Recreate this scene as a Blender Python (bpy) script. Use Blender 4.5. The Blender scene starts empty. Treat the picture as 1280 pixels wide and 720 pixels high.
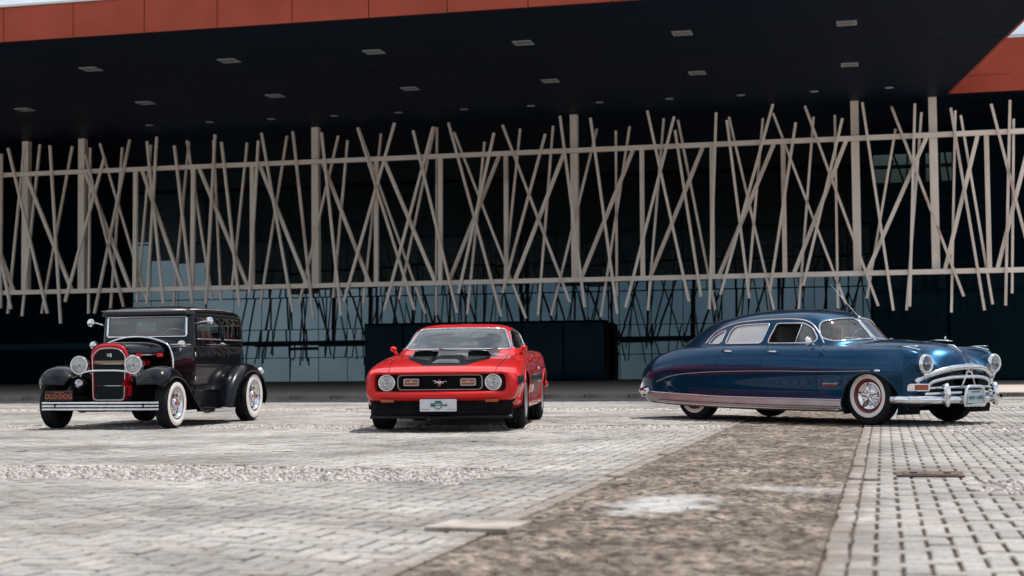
import bpy, bmesh, math, random
import numpy as np
from mathutils import Matrix, Vector
R = math.radians
random.seed(7); rng = np.random.default_rng(7)
scene = bpy.context.scene
col = scene.collection

# ------------------------------------------------------------------ camera
CAM_H = 0.785
pitch = math.atan(94.6/1900.0); roll = 0.0095
fw = Vector((0, math.cos(pitch), math.sin(pitch)))
r0 = Vector((1, 0, 0)); u0 = Vector((0, -math.sin(pitch), math.cos(pitch)))
rt = math.cos(roll)*r0 - math.sin(roll)*u0
up = math.sin(roll)*r0 + math.cos(roll)*u0
cd = bpy.data.cameras.new('camera'); cam = bpy.data.objects.new('camera', cd); col.objects.link(cam)
m = Matrix((rt, up, -fw)).transposed().to_4x4(); m.translation = Vector((0, 0, CAM_H))
cam.matrix_world = m
cd.sensor_width = 36; cd.lens = 1900/1280*36; cd.clip_end = 6000; cd.clip_start = 0.1
cd.dof.use_dof = True; cd.dof.focus_distance = 18.6; cd.dof.aperture_fstop = 2.6
scene.camera = cam
scene.render.resolution_x = 1024; scene.render.resolution_y = 576

# ------------------------------------------------------------------ sky, sun, exposure
SUN_DIR = Vector((0.30, 0.10, 0.95)).normalized()
world = bpy.data.worlds.new('World'); scene.world = world; world.use_nodes = True
wn, wl = world.node_tree.nodes, world.node_tree.links
wn.clear()
sky = wn.new('ShaderNodeTexSky'); sky.sky_type = 'NISHITA'; sky.sun_disc = False
sky.sun_elevation = math.asin(SUN_DIR.z); sky.sun_rotation = math.atan2(SUN_DIR.x, SUN_DIR.y)
sky.air_density = 1.0; sky.dust_density = 1.5; sky.ozone_density = 1.0
tc = wn.new('ShaderNodeTexCoord'); mp = wn.new('ShaderNodeMapping'); mp.inputs['Scale'].default_value = (1, 1, 2.4)
nz = wn.new('ShaderNodeTexNoise'); nz.inputs['Scale'].default_value = 2.2; nz.inputs['Detail'].default_value = 8; nz.inputs['Roughness'].default_value = .58
rp = wn.new('ShaderNodeValToRGB'); rp.color_ramp.elements[0].position = .34; rp.color_ramp.elements[1].position = .62
mx = wn.new('ShaderNodeMixRGB'); mx.inputs['Color2'].default_value = (9.5, 10.2, 11.0, 1)
bg = wn.new('ShaderNodeBackground'); bg.inputs['Strength'].default_value = 0.08
ow = wn.new('ShaderNodeOutputWorld')
wl.new(tc.outputs['Generated'], mp.inputs['Vector']); wl.new(mp.outputs['Vector'], nz.inputs['Vector'])
wl.new(nz.outputs['Fac'], rp.inputs['Fac']); wl.new(rp.outputs['Color'], mx.inputs['Fac'])
wl.new(sky.outputs['Color'], mx.inputs['Color1']); wl.new(mx.outputs['Color'], bg.inputs['Color'])
wl.new(bg.outputs['Background'], ow.inputs['Surface'])
sd = bpy.data.lights.new('sun', 'SUN'); sd.energy = 4.3; sd.angle = R(0.6); sd.color = (1.0, .96, .90)
so = bpy.data.objects.new('sun', sd); col.objects.link(so)
so.rotation_euler = (-SUN_DIR).to_track_quat('-Z', 'Y').to_euler()
so.location = (0, 0, 60)
vs = scene.view_settings; vs.view_transform = 'Standard'; vs.look = 'None'; vs.gamma = 1; vs.exposure = 0.3; vs.use_curve_mapping = False
scene.render.engine = 'CYCLES'

# ------------------------------------------------------------------ helpers
def tag(o, label=None, cat=None, group=None, kind=None):
    if label: o['label'] = label
    if cat: o['category'] = cat
    if group: o['group'] = group
    if kind: o['kind'] = kind
    return o
def empty(name, loc=(0, 0, 0), rz=0, sc=1):
    o = bpy.data.objects.new(name, None); o.empty_display_size = .2
    o.location = loc; o.rotation_euler = (0, 0, rz); o.scale = (sc, sc, sc); col.objects.link(o); return o
def mk(name, vf, mat, parent=None, smooth=False, loc=None, rot=None, solid=0, bevel=0, autos=None):
    v, f = vf
    me = bpy.data.meshes.new(name)
    me.from_pydata([tuple(map(float, p)) for p in v], [], [tuple(map(int, q)) for q in f])
    if mat is not None: me.materials.append(mat)
    if smooth: me.polygons.foreach_set('use_smooth', [True]*len(me.polygons))
    me.update()
    o = bpy.data.objects.new(name, me); col.objects.link(o)
    if parent is not None: o.parent = parent
    if loc is not None: o.location = loc
    if rot is not None: o.rotation_euler = rot
    if solid:
        s = o.modifiers.new('solid', 'SOLIDIFY'); s.thickness = solid; s.offset = -1
    if bevel:
        b = o.modifiers.new('bevel', 'BEVEL'); b.width = bevel; b.segments = 2; b.limit_method = 'ANGLE'; b.angle_limit = R(35)
    if autos is not None:
        me.polygons.foreach_set('use_smooth', [True]*len(me.polygons))
        me.set_sharp_from_angle(angle=R(autos))
    return o
def merge(*vfs):
    V, F = [], []
    for v, f in vfs:
        n = len(V); V += [tuple(p) for p in v]; F += [tuple(i+n for i in q) for q in f]
    return V, F
def box(c, s, rz=0, rx=0, ry=0):
    M = Matrix.Rotation(rz, 3, 'Z') @ Matrix.Rotation(ry, 3, 'Y') @ Matrix.Rotation(rx, 3, 'X')
    V = []
    for x in (-.5, .5):
        for y in (-.5, .5):
            for z in (-.5, .5):
                p = M @ Vector((x*s[0], y*s[1], z*s[2])); V.append((p.x+c[0], p.y+c[1], p.z+c[2]))
    return V, [(0, 1, 3, 2), (4, 6, 7, 5), (0, 4, 5, 1), (2, 3, 7, 6), (0, 2, 6, 4), (1, 5, 7, 3)]
def bar(p, q, w, d, ref=(0, 0, 1)):
    """square-section bar between two points; w across, d along ref-ish"""
    p, q = Vector(p), Vector(q); t = (q-p).normalized(); r = Vector(ref)
    s = t.cross(r).normalized(); n = s.cross(t).normalized()
    V = []
    for a in (p, q):
        for i, j in ((-1, -1), (1, -1), (1, 1), (-1, 1)): V.append(tuple(a+s*i*w/2+n*j*d/2))
    return V, [(0, 1, 2, 3), (7, 6, 5, 4), (0, 4, 5, 1), (1, 5, 6, 2), (2, 6, 7, 3), (3, 7, 4, 0)]
def smooth_path(pts, n=40, closed=False):
    P = np.array(pts, float); K = len(P)
    if closed: idx = lambda i: i % K
    else: idx = lambda i: min(max(i, 0), K-1)
    segs = K if closed else K-1; out = []
    per = max(2, n//segs)
    for s in range(segs):
        p0, p1, p2, p3 = P[idx(s-1)], P[idx(s)], P[idx(s+1)], P[idx(s+2)]
        for k in range(per):
            t = k/per
            out.append(.5*((2*p1)+(-p0+p2)*t+(2*p0-5*p1+4*p2-p3)*t*t+(-p0+3*p1-3*p2+p3)*t**3))
    if not closed: out.append(P[-1])
    return np.array(out)
def tube(path, r, n=8, closed=False, flat=None):
    """round tube; flat=(normal axis, ratio) squashes the section along an axis"""
    P = [Vector(p) for p in path]; K = len(P)
    rr = r if hasattr(r, '__len__') else [r]*K
    T = []
    for i in range(K):
        a = P[(i-1) % K] if (closed or i > 0) else P[i]; b = P[(i+1) % K] if (closed or i < K-1) else P[i]
        T.append((b-a).normalized() if (b-a).length > 1e-9 else Vector((1, 0, 0)))
    ref = Vector((0, 0, 1)) if abs(T[0].z) < .9 else Vector((1, 0, 0))
    s = T[0].cross(ref).normalized(); V = []; F = []
    for i in range(K):
        s = (s - T[i]*s.dot(T[i])).normalized(); u = T[i].cross(s)
        for k in range(n):
            a = 2*math.pi*k/n; off = (s*math.cos(a)+u*math.sin(a))*rr[i]
            if flat:
                ax = Vector(flat[0]); off = off - ax*off.dot(ax)*(1-flat[1])
            V.append(tuple(P[i]+off))
    for i in range(K if closed else K-1):
        j = (i+1) % K
        for k in range(n):
            l = (k+1) % n; F.append((i*n+k, i*n+l, j*n+l, j*n+k))
    if not closed:
        F.append(tuple(range(n-1, -1, -1))); F.append(tuple((K-1)*n+k for k in range(n)))
    return V, F
def lathe(prof, n=32, axis='y', c=(0, 0, 0), cap=False):
    V, F = [], []; K = len(prof)
    for i in range(n):
        a = 2*math.pi*i/n; ca, sa = math.cos(a), math.sin(a)
        for r, h in prof:
            p = {'y': (r*ca, h, r*sa), 'x': (h, r*ca, r*sa), 'z': (r*ca, r*sa, h)}[axis]
            V.append((p[0]+c[0], p[1]+c[1], p[2]+c[2]))
    for i in range(n):
        j = (i+1) % n
        for k in range(K-1): F.append((i*K+k, i*K+k+1, j*K+k+1, j*K+k))
    return V, F
def ellipsoid(c, s, nu=16, nv=10):
    prof = [(math.sin(math.pi*k/nv), -math.cos(math.pi*k/nv)) for k in range(nv+1)]
    V, F = lathe(prof, nu, 'z')
    return [(x*s[0]+c[0], y*s[1]+c[1], z*s[2]+c[2]) for x, y, z in V], F
def prism(poly, h0, h1, plane='xy'):
    n = len(poly); P = {'xy': lambda a, b, h: (a, b, h), 'xz': lambda a, b, h: (a, h, b), 'yz': lambda a, b, h: (h, a, b)}[plane]
    V = [P(a, b, h0) for a, b in poly]+[P(a, b, h1) for a, b in poly]
    F = [tuple(range(n-1, -1, -1)), tuple(range(n, 2*n))]+[(i, (i+1) % n, n+(i+1) % n, n+i) for i in range(n)]
    return V, F
def rpoly(pts, r, seg=5):
    """polygon with rounded corners"""
    P = [np.array(p, float) for p in pts]; n = len(P); out = []
    for i in range(n):
        a, b, c = P[i-1], P[i], P[(i+1) % n]
        u = a-b; w = c-b; lu, lw = np.linalg.norm(u), np.linalg.norm(w); rr = min(r, lu*.48, lw*.48)
        p0 = b+u/lu*rr; p1 = b+w/lw*rr
        for k in range(seg+1):
            t = k/seg; out.append(tuple((1-t)**2*p0+2*t*(1-t)*b+t*t*p1))
    return out
def pchip(xs, ys, x):
    xs = np.asarray(xs, float); ys = np.asarray(ys, float); x = np.asarray(x, float)
    hh = np.diff(xs); sh = hh.reshape((-1,)+(1,)*(ys.ndim-1)); d = np.diff(ys, axis=0)/sh
    m = np.zeros_like(ys); m[0] = d[0]; m[-1] = d[-1]
    if len(xs) > 2:
        w1 = 2*sh[1:]+sh[:-1]; w2 = sh[1:]+2*sh[:-1]
        ok = d[:-1]*d[1:] > 0
        with np.errstate(divide='ignore', invalid='ignore'):
            hm = (w1+w2)/(w1/d[:-1]+w2/d[1:])
        m[1:-1] = np.where(ok, hm, 0)
    i = np.clip(np.searchsorted(xs, x, side='right')-1, 0, len(xs)-2)
    sh2 = (-1,)+(1,)*(ys.ndim-1)
    t = ((x-xs[i])/hh[i]).reshape(sh2); H = hh[i].reshape(sh2)
    return (2*t**3-3*t**2+1)*ys[i]+(t**3-2*t**2+t)*H*m[i]+(-2*t**3+3*t**2)*ys[i+1]+(t**3-t**2)*H*m[i+1]
def bspline_basis(K, ts, closed=False):
    """cubic B-spline weights (len(ts) x K); clamped when open, periodic when closed"""
    ts = np.asarray(ts, float)
    N = np.zeros((len(ts), K))
    if closed:
        for r, t in enumerate(ts):
            u = (t % 1)*K; i = int(u); f = u-i
            w = [(1-f)**3/6, (3*f**3-6*f**2+4)/6, (-3*f**3+3*f**2+3*f+1)/6, f**3/6]
            for k in range(4): N[r, (i-1+k) % K] += w[k]
        return N
    p = 3; kn = np.concatenate([[0]*p, np.linspace(0, 1, K-p+1), [1]*p])
    for r, t in enumerate(ts):
        t = min(max(t, 0), 1-1e-9)
        B = np.array([1.0 if kn[i] <= t < kn[i+1] else 0.0 for i in range(len(kn)-1)])
        for q in range(1, p+1):
            nb = np.zeros(len(kn)-1-q)
            for i in range(len(nb)):
                a = kn[i+q]-kn[i]; b = kn[i+q+1]-kn[i+1]
                nb[i] = ((t-kn[i])/a*B[i] if a > 0 else 0)+((kn[i+q+1]-t)/b*B[i+1] if b > 0 else 0)
            B = nb
        N[r] = B
    return N
def poly_near(poly, Q):
    """signed distance (inside negative) and nearest point of 2D points Q to closed polygon"""
    P = np.array(poly, float); A = P; B = np.roll(P, -1, 0)
    best = np.full(len(Q), 1e9); near = np.zeros_like(Q); ins = np.zeros(len(Q), bool)
    for a, b in zip(A, B):
        e = b-a; L = e@e
        if L < 1e-14: continue
        t = np.clip(((Q-a)@e)/L, 0, 1); c = a+t[:, None]*e; d = np.hypot(*(Q-c).T)
        k = d < best; best[k] = d[k]; near[k] = c[k]
        cr = ((a[1] > Q[:, 1]) != (b[1] > Q[:, 1]))
        with np.errstate(divide='ignore', invalid='ignore'):
            xi = (b[0]-a[0])*(Q[:, 1]-a[1])/(b[1]-a[1])+a[0]
        ins ^= cr & (Q[:, 0] < xi)
    return np.where(ins, -best, best), near
AX = {'side': (0, 2), 'top': (0, 1), 'front': (1, 2)}
class Skin:
    """a fine quad grid that can be cut into named regions along smooth outlines"""
    def __init__(s, V, closed_u=False, closed_v=False):
        s.nu, s.nv = V.shape[:2]; s.V = V.reshape(-1, 3).copy(); s.cu, s.cv = closed_u, closed_v
        F = []
        for i in range(s.nu if closed_u else s.nu-1):
            a = i*s.nv; b = ((i+1) % s.nu)*s.nv
            for j in range(s.nv if closed_v else s.nv-1):
                l = (j+1) % s.nv; F.append((a+j, b+j, b+l, a+l))
        s.F = np.array(F); s.lab = np.zeros(len(F), int); s.done = np.zeros(len(s.V), bool)
        g = V
        du = np.roll(g, -1, 0)-np.roll(g, 1, 0); dv = np.roll(g, -1, 1)-np.roll(g, 1, 1)
        if not closed_u: du[0] = g[1]-g[0]; du[-1] = g[-1]-g[-2]
        if not closed_v: dv[:, 0] = g[:, 1]-g[:, 0]; dv[:, -1] = g[:, -1]-g[:, -2]
        nn = np.cross(du, dv); s.N = (nn/(np.linalg.norm(nn, axis=2, keepdims=True)+1e-12)).reshape(-1, 3)
    def cut(s, lab, poly, proj, mask, thr=.012, only=None):
        ax = AX[proj]; mk_ = mask(s.V)
        idx = np.where(mk_)[0]; Q = s.V[idx][:, ax]
        d, near = poly_near(poly, Q)
        mv = (np.abs(d) < thr) & (~s.done[idx])
        im = idx[mv]; oo = 3-sum(ax); nrm = s.N[im]; no = nrm[:, oo]; no = np.where(np.abs(no) < .15, np.where(no < 0, -.15, .15), no)
        dl = near[mv]-s.V[im][:, ax]; do = -(nrm[:, ax[0]]*dl[:, 0]+nrm[:, ax[1]]*dl[:, 1])/no
        s.V[im, oo] += np.clip(do, -2.5*max(thr, 1e-6), 2.5*max(thr, 1e-6))
        for k, a in enumerate(ax): s.V[im, a] = near[mv, k]
        s.done[idx[mv]] = True
        C = s.V[s.F].mean(1); fm = mask(C)
        dd = np.full(len(C), 1e9); dd[fm], _ = poly_near(poly, C[fm][:, ax])
        k = dd < 0
        if only is not None: k &= np.isin(s.lab, only)
        s.lab[k] = lab
    def part(s, labs):
        labs = labs if hasattr(labs, '__len__') else [labs]
        F = s.F[np.isin(s.lab, labs)]; u, inv = np.unique(F, return_inverse=True)
        return s.V[u].tolist(), inv.reshape(F.shape).tolist()
    def loop(s, lab, push=.002):
        """the longest boundary loop of a region, lifted off the surface"""
        from collections import defaultdict
        F = s.F[s.lab == lab]; E = {(int(f[k]), int(f[(k+1) % 4])) for f in F for k in range(4)}
        adj = defaultdict(list)
        for a, b in E:
            if (b, a) not in E: adj[a].append(b)
        best = []
        for st in list(adj):
            if not adj[st]: continue
            stack, circ = [st], []
            while stack:
                if adj[stack[-1]]: stack.append(adj[stack[-1]].pop())
                else: circ.append(stack.pop())
            if len(circ) > len(best): best = circ
        best = best[:-1]
        P = s.V[best].copy(); ctr = np.array([-.3, 0, .9])
        nr = s.N[best]; sg = np.sign(((P-ctr)*nr).sum(1))[:, None]; P = P+nr*sg*push
        for _ in range(2): P = .25*np.roll(P, 1, 0)+.5*P+.25*np.roll(P, -1, 0)
        return P
    def drape(s, pts, proj, mask, off=0.0):
        ax = AX[proj]; o = 3-sum(ax); idx = np.where(mask(s.V))[0]; P = s.V[idx]; out = []
        for p in pts:
            d = np.hypot(P[:, ax[0]]-p[0], P[:, ax[1]]-p[1]); k = np.argpartition(d, 6)[:6]
            w = 1/(d[k]+1e-4)**2; val = (P[k, o]*w).sum()/w.sum()
            q = [0, 0, 0]; q[ax[0]] = p[0]; q[ax[1]] = p[1]; q[o] = val+(off if val > 0 else -off); out.append(q)
        out = np.array(out)
        if len(out) > 8:
            for _ in range(4):
                c = out[:, o].copy(); out[1:-1, o] = .25*c[:-2]+.5*c[1:-1]+.25*c[2:]
        return out
def mirror(vf):
    v, f = vf
    return [(x, -y, z) for x, y, z in v], [tuple(reversed(q)) for q in f]

# ------------------------------------------------------------------ materials
def nt(mat): return mat.node_tree.nodes, mat.node_tree.links
def pbr(name, c, rough=.5, metal=0, coat=0, spec=.5, ior=1.5, coatr=.03):
    mt = bpy.data.materials.new(name); mt.use_nodes = True
    b = mt.node_tree.nodes['Principled BSDF']
    b.inputs['Base Color'].default_value = (*c, 1); b.inputs['Roughness'].default_value = rough; b.inputs['Metallic'].default_value = metal
    b.inputs['Coat Weight'].default_value = coat; b.inputs['Coat Roughness'].default_value = coatr
    b.inputs['Coat IOR'].default_value = 1.33; b.inputs['Specular IOR Level'].default_value = spec; b.inputs['IOR'].default_value = ior
    return mt
def noise_vary(mt, c1, c2, scale, detail=6, lo=.35, hi=.65, bump=0, bscale=None, rough=None, coord='Object', bdist=.01):
    """two-tone noise colour with optional bump"""
    n, l = nt(mt); b = n['Principled BSDF']
    t = n.new('ShaderNodeTexCoord'); z = n.new('ShaderNodeTexNoise'); z.inputs['Scale'].default_value = scale; z.inputs['Detail'].default_value = detail
    r = n.new('ShaderNodeValToRGB'); e = r.color_ramp.elements
    e[0].position = lo; e[0].color = (*c1, 1); e[1].position = hi; e[1].color = (*c2, 1)
    l.new(t.outputs[coord], z.inputs['Vector']); l.new(z.outputs['Fac'], r.inputs['Fac']); l.new(r.outputs['Color'], b.inputs['Base Color'])
    if bump:
        z2 = n.new('ShaderNodeTexNoise'); z2.inputs['Scale'].default_value = bscale or scale*4; z2.inputs['Detail'].default_value = 8
        bp = n.new('ShaderNodeBump'); bp.inputs['Strength'].default_value = bump; bp.inputs['Distance'].default_value = bdist
        l.new(t.outputs[coord], z2.inputs['Vector']); l.new(z2.outputs['Fac'], bp.inputs['Height']); l.new(bp.outputs['Normal'], b.inputs['Normal'])
    if rough:
        mr = n.new('ShaderNodeMapRange'); mr.inputs['To Min'].default_value = rough[0]; mr.inputs['To Max'].default_value = rough[1]
        l.new(z.outputs['Fac'], mr.inputs['Value']); l.new(mr.outputs['Result'], b.inputs['Roughness'])
    return mt
def clear_glass(name, tint, refl=1.0, ior=1.5, rough=0.0):
    mt = bpy.data.materials.new(name); mt.use_nodes = True; n, l = nt(mt); n.clear()
    tr = n.new('ShaderNodeBsdfTransparent'); tr.inputs['Color'].default_value = (*tint, 1)
    gl = n.new('ShaderNodeBsdfGlossy'); gl.inputs['Roughness'].default_value = rough; gl.inputs['Color'].default_value = (refl, refl, refl, 1)
    lw = n.new('ShaderNodeLayerWeight'); lw.inputs['Blend'].default_value = .5
    pw = n.new('ShaderNodeMath'); pw.operation = 'POWER'; pw.inputs[1].default_value = 3.6
    fr = n.new('ShaderNodeMath'); fr.operation = 'MULTIPLY_ADD'; f0 = 2.8*((ior-1)/(ior+1))**2; fr.inputs[1].default_value = 1-f0; fr.inputs[2].default_value = f0
    l.new(lw.outputs['Facing'], pw.inputs[0]); l.new(pw.outputs[0], fr.inputs[0])
    mxs = n.new('ShaderNodeMixShader'); out = n.new('ShaderNodeOutputMaterial')
    l.new(fr.outputs[0], mxs.inputs['Fac']); l.new(tr.outputs[0], mxs.inputs[1]); l.new(gl.outputs[0], mxs.inputs[2]); l.new(mxs.outputs[0], out.inputs['Surface'])
    return mt
M = {}
M['chrome'] = noise_vary(pbr('chrome', (.8, .82, .84), .07, 1), (.74, .76, .78), (.84, .86, .88), 14, rough=(.04, .10))
M['satin'] = noise_vary(pbr('satin metal', (.42, .40, .39), .48, .9), (.38, .36, .35), (.45, .43, .42), 3, rough=(.42, .52))
M['rubber'] = noise_vary(pbr('tyre rubber', (.009, .011, .014), .8, spec=.2), (.007, .009, .012), (.014, .016, .018), 22, bump=.25, bscale=120, bdist=.002)
M['whitewall'] = noise_vary(pbr('whitewall', (.74, .72, .68), .55), (.70, .67, .62), (.80, .78, .75), 12)
M['black_trim'] = noise_vary(pbr('black trim', (.005, .007, .010), .45, spec=.25), (.004, .006, .009), (.008, .010, .012), 18, rough=(.35, .55))
M['chassis'] = noise_vary(pbr('chassis black', (.004, .005, .007), .8, spec=.1), (.004, .005, .007), (.012, .012, .013), 9)
M['lens'] = clear_glass('headlamp lens', (.92, .94, .95), 1, 1.55, .05)
M['reflector'] = noise_vary(pbr('lamp reflector', (.85, .85, .84), .24, .9), (.70, .70, .68), (.86, .86, .84), 30)
M['orange_lens'] = noise_vary(pbr('amber lens', (.36, .05, .012), .15, 0, .8), (.28, .04, .01), (.42, .075, .016), 40)
M['red_lens'] = noise_vary(pbr('red lens', (.5, .01, .015), .15, 0, .8), (.4, .008, .012), (.55, .015, .02), 40)
M['car_glass'] = clear_glass('car glass', (.62, .70, .70), 1, 1.5, .03)
M['side_glass'] = clear_glass('side glass', (.92, .94, .94), 1, 1.5)
M['tan_trim'] = noise_vary(pbr('tan upholstery', (.50, .23, .10), .8), (.44, .19, .08), (.56, .27, .125), 12)
M['grey_seat'] = noise_vary(pbr('dark grey seat', (.05, .055, .06), .75), (.035, .04, .045), (.07, .075, .08), 12)
M['red_seat'] = noise_vary(pbr('red leather', (.33, .015, .025), .4), (.26, .01, .02), (.38, .02, .03), 12)
# ================================================================== the site: local x runs along the facade, local y away from the camera
PHI = R(13.7); SITE = (0, 0, -PHI)
def to_site(x, y): return x*math.cos(PHI)-y*math.sin(PHI), x*math.sin(PHI)+y*math.cos(PHI)
def from_site(a, b): return a*math.cos(PHI)+b*math.sin(PHI), -a*math.sin(PHI)+b*math.cos(PHI)
def struct(o): o['kind'] = 'structure'; return o

# ---- ground materials
M['soil'] = noise_vary(pbr('brown soil', (.07, .044, .033), .95), (.045, .03, .023), (.11, .07, .05), 3.0, 10, .3, .7, bump=.6, bscale=45, bdist=.02)
M['plaza_far'] = noise_vary(pbr('worn plaza', (.33, .31, .29), .9), (.27, .25, .23), (.40, .385, .37), .35, 9, .3, .7, bump=.3, bscale=30)
M['shade_floor'] = noise_vary(pbr('terrace floor', (.44, .38, .34), .8), (.38, .32, .285), (.50, .44, .40), .8, 8, .3, .7)
def paver_mat():
    mt = pbr('concrete paver', (.4, .39, .38), .85); n, l = nt(mt); b = n['Principled BSDF']
    at = n.new('ShaderNodeAttribute'); at.attribute_name = 'tint'
    geo = n.new('ShaderNodeNewGeometry')
    z1 = n.new('ShaderNodeTexNoise'); z1.inputs['Scale'].default_value = .55; z1.inputs['Detail'].default_value = 9; z1.inputs['Roughness'].default_value = .62
    r1 = n.new('ShaderNodeValToRGB'); e = r1.color_ramp.elements
    e[0].position = .36; e[0].color = (.185, .178, .172, 1); e[1].position = .62; e[1].color = (.375, .365, .357, 1)
    z2 = n.new('ShaderNodeTexNoise'); z2.inputs['Scale'].default_value = 38; z2.inputs['Detail'].default_value = 8
    r2 = n.new('ShaderNodeValToRGB'); e = r2.color_ramp.elements
    e[0].position = .3; e[0].color = (.70, .66, .62, 1); e[1].position = .62; e[1].color = (1.05, 1.05, 1.05, 1)
    m1 = n.new('ShaderNodeMixRGB'); m1.blend_type = 'MULTIPLY'; m1.inputs['Fac'].default_value = 1
    m2 = n.new('ShaderNodeMixRGB'); m2.blend_type = 'MULTIPLY'; m2.inputs['Fac'].default_value = 1
    # rusty / earthy patches
    z3 = n.new('ShaderNodeTexNoise'); z3.inputs['Scale'].default_value = 1.7; z3.inputs['Detail'].default_value = 7
    r3 = n.new('ShaderNodeValToRGB'); r3.color_ramp.elements[0].position = .58; r3.color_ramp.elements[1].position = .75
    r3.color_ramp.elements[1].color = (.4, .4, .4, 1)
    m3 = n.new('ShaderNodeMixRGB'); m3.inputs['Color2'].default_value = (.30, .215, .15, 1)
    z5 = n.new('ShaderNodeTexNoise'); z5.inputs['Scale'].default_value = .9; z5.inputs['Detail'].default_value = 6; z5.inputs['Roughness'].default_value = .6
    r5 = n.new('ShaderNodeValToRGB'); r5.color_ramp.elements[0].position = .54; r5.color_ramp.elements[0].color = (1, 1, 1, 1); r5.color_ramp.elements[1].position = .72; r5.color_ramp.elements[1].color = (.55, .53, .51, 1)
    m5 = n.new('ShaderNodeMixRGB'); m5.blend_type = 'MULTIPLY'; m5.inputs['Fac'].default_value = 1; l.new(geo.outputs['Position'], z5.inputs['Vector']); l.new(z5.outputs['Fac'], r5.inputs['Fac'])
    bp = n.new('ShaderNodeBump'); bp.inputs['Strength'].default_value = .35; bp.inputs['Distance'].default_value = .004
    for z in (z1, z2, z3): l.new(geo.outputs['Position'], z.inputs['Vector'])
    l.new(z1.outputs['Fac'], r1.inputs['Fac']); l.new(z2.outputs['Fac'], r2.inputs['Fac']); l.new(z3.outputs['Fac'], r3.inputs['Fac'])
    l.new(r1.outputs['Color'], m1.inputs['Color1']); l.new(r2.outputs['Color'], m1.inputs['Color2'])
    l.new(m1.outputs['Color'], m2.inputs['Color1']); l.new(at.outputs['Color'], m2.inputs['Color2'])
    l.new(m2.outputs['Color'], m5.inputs['Color1']); l.new(r5.outputs['Color'], m5.inputs['Color2']); l.new(m5.outputs['Color'], m3.inputs['Color1']); l.new(r3.outputs['Color'], m3.inputs['Fac'])
    # soil trodden over the edge of the bare strip
    mpg = n.new('ShaderNodeMapping'); mpg.inputs['Rotation'].default_value = (0, 0, PHI); sx = n.new('ShaderNodeSeparateXYZ')
    l.new(geo.outputs['Position'], mpg.inputs['Vector']); l.new(mpg.outputs['Vector'], sx.inputs['Vector'])
    sb_ = n.new('ShaderNodeMath'); sb_.operation = 'ADD'; sb_.inputs[1].default_value = 1.03
    ab = n.new('ShaderNodeMath'); ab.operation = 'ABSOLUTE'
    mr = n.new('ShaderNodeMapRange'); mr.inputs['From Min'].default_value = .77; mr.inputs['From Max'].default_value = 1.35; mr.inputs['To Min'].default_value = .30; mr.inputs['To Max'].default_value = -.14
    ad = n.new('ShaderNodeMath'); ad.operation = 'ADD'
    z4 = n.new('ShaderNodeTexNoise'); z4.inputs['Scale'].default_value = 4.5; z4.inputs['Detail'].default_value = 10; z4.inputs['Roughness'].default_value = .68
    r4 = n.new('ShaderNodeValToRGB'); r4.color_ramp.elements[0].position = .62; r4.color_ramp.elements[1].position = .80; r4.color_ramp.elements[1].color = (.8, .8, .8, 1)
    m4 = n.new('ShaderNodeMixRGB'); m4.inputs['Color2'].default_value = (.17, .135, .11, 1)
    l.new(sx.outputs['X'], sb_.inputs[0]); l.new(sb_.outputs[0], ab.inputs[0]); l.new(ab.outputs[0], mr.inputs['Value'])
    l.new(geo.outputs['Position'], z4.inputs['Vector']); l.new(z4.outputs['Fac'], ad.inputs[0]); l.new(mr.outputs['Result'], ad.inputs[1])
    l.new(ad.outputs[0], r4.inputs['Fac']); l.new(r4.outputs['Color'], m4.inputs['Fac']); l.new(m3.outputs['Color'], m4.inputs['Color1'])
    l.new(m4.outputs['Color'], b.inputs['Base Color']); l.new(z2.outputs['Fac'], bp.inputs['Height']); l.new(bp.outputs['Normal'], b.inputs['Normal'])
    return mt
M['paver'] = paver_mat()
M['white_stone'] = noise_vary(pbr('white stone', (.48, .44, .42), .85), (.30, .25, .22), (.54, .50, .48), 9, 6, .3, .6, bump=.3, bscale=70)
M['concrete'] = noise_vary(pbr('pale concrete', (.36, .33, .31), .85), (.28, .25, .23), (.41, .38, .36), 4, 8, bump=.3, bscale=60)
M['rust_iron'] = noise_vary(pbr('rusted iron', (.06, .045, .04), .8), (.03, .026, .026), (.14, .085, .06), 18, 8, bump=.4, bscale=60)

# ---- the ground sheet, far plaza and the terrace under the roof
struct(mk('ground', ([(-1500, -1500, -.03), (1500, -1500, -.03), (1500, 1500, -.03), (-1500, 1500, -.03)], [(0, 1, 2, 3)]), M['plaza_far']))
STRIP_L, STRIP_R, KERB_B = -1.80, -.26, 33.4
struct(mk('paving_bed', ([(-24, 2.2, -.018), (16, 2.2, -.018), (16, KERB_B, -.018), (-24, KERB_B, -.018)], [(0, 1, 2, 3)]), M['soil'], rot=SITE))
struct(mk('terrace', ([(-60, KERB_B+.3, .07), (40, KERB_B+.3, .07), (40, 75, .07), (-60, 75, .07)], [(0, 1, 2, 3)]), M['shade_floor'], rot=SITE))
M['kerb_stone'] = noise_vary(pbr('kerb stone', (.2, .17, .15), .9), (.13, .11, .095), (.24, .205, .18), 2, 8)
kerb = empty('kerb', (0, 0, 0), -PHI); struct(kerb)
k0 = None
for i in range(34):
    if k0 is None:
        k0 = mk('kerb_stone', box((0, 0, 0), (.985, .30, .20)), M['kerb_stone'], kerb, bevel=.02); o = k0
    else:
        o = k0.copy(); col.objects.link(o); o.parent = kerb
    o.location = (-24+i*1.0, KERB_B+.15+random.uniform(-.008, .008), -.005+random.uniform(-.006, .006)); o.rotation_euler = (0, 0, random.uniform(-.006, .006))

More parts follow.
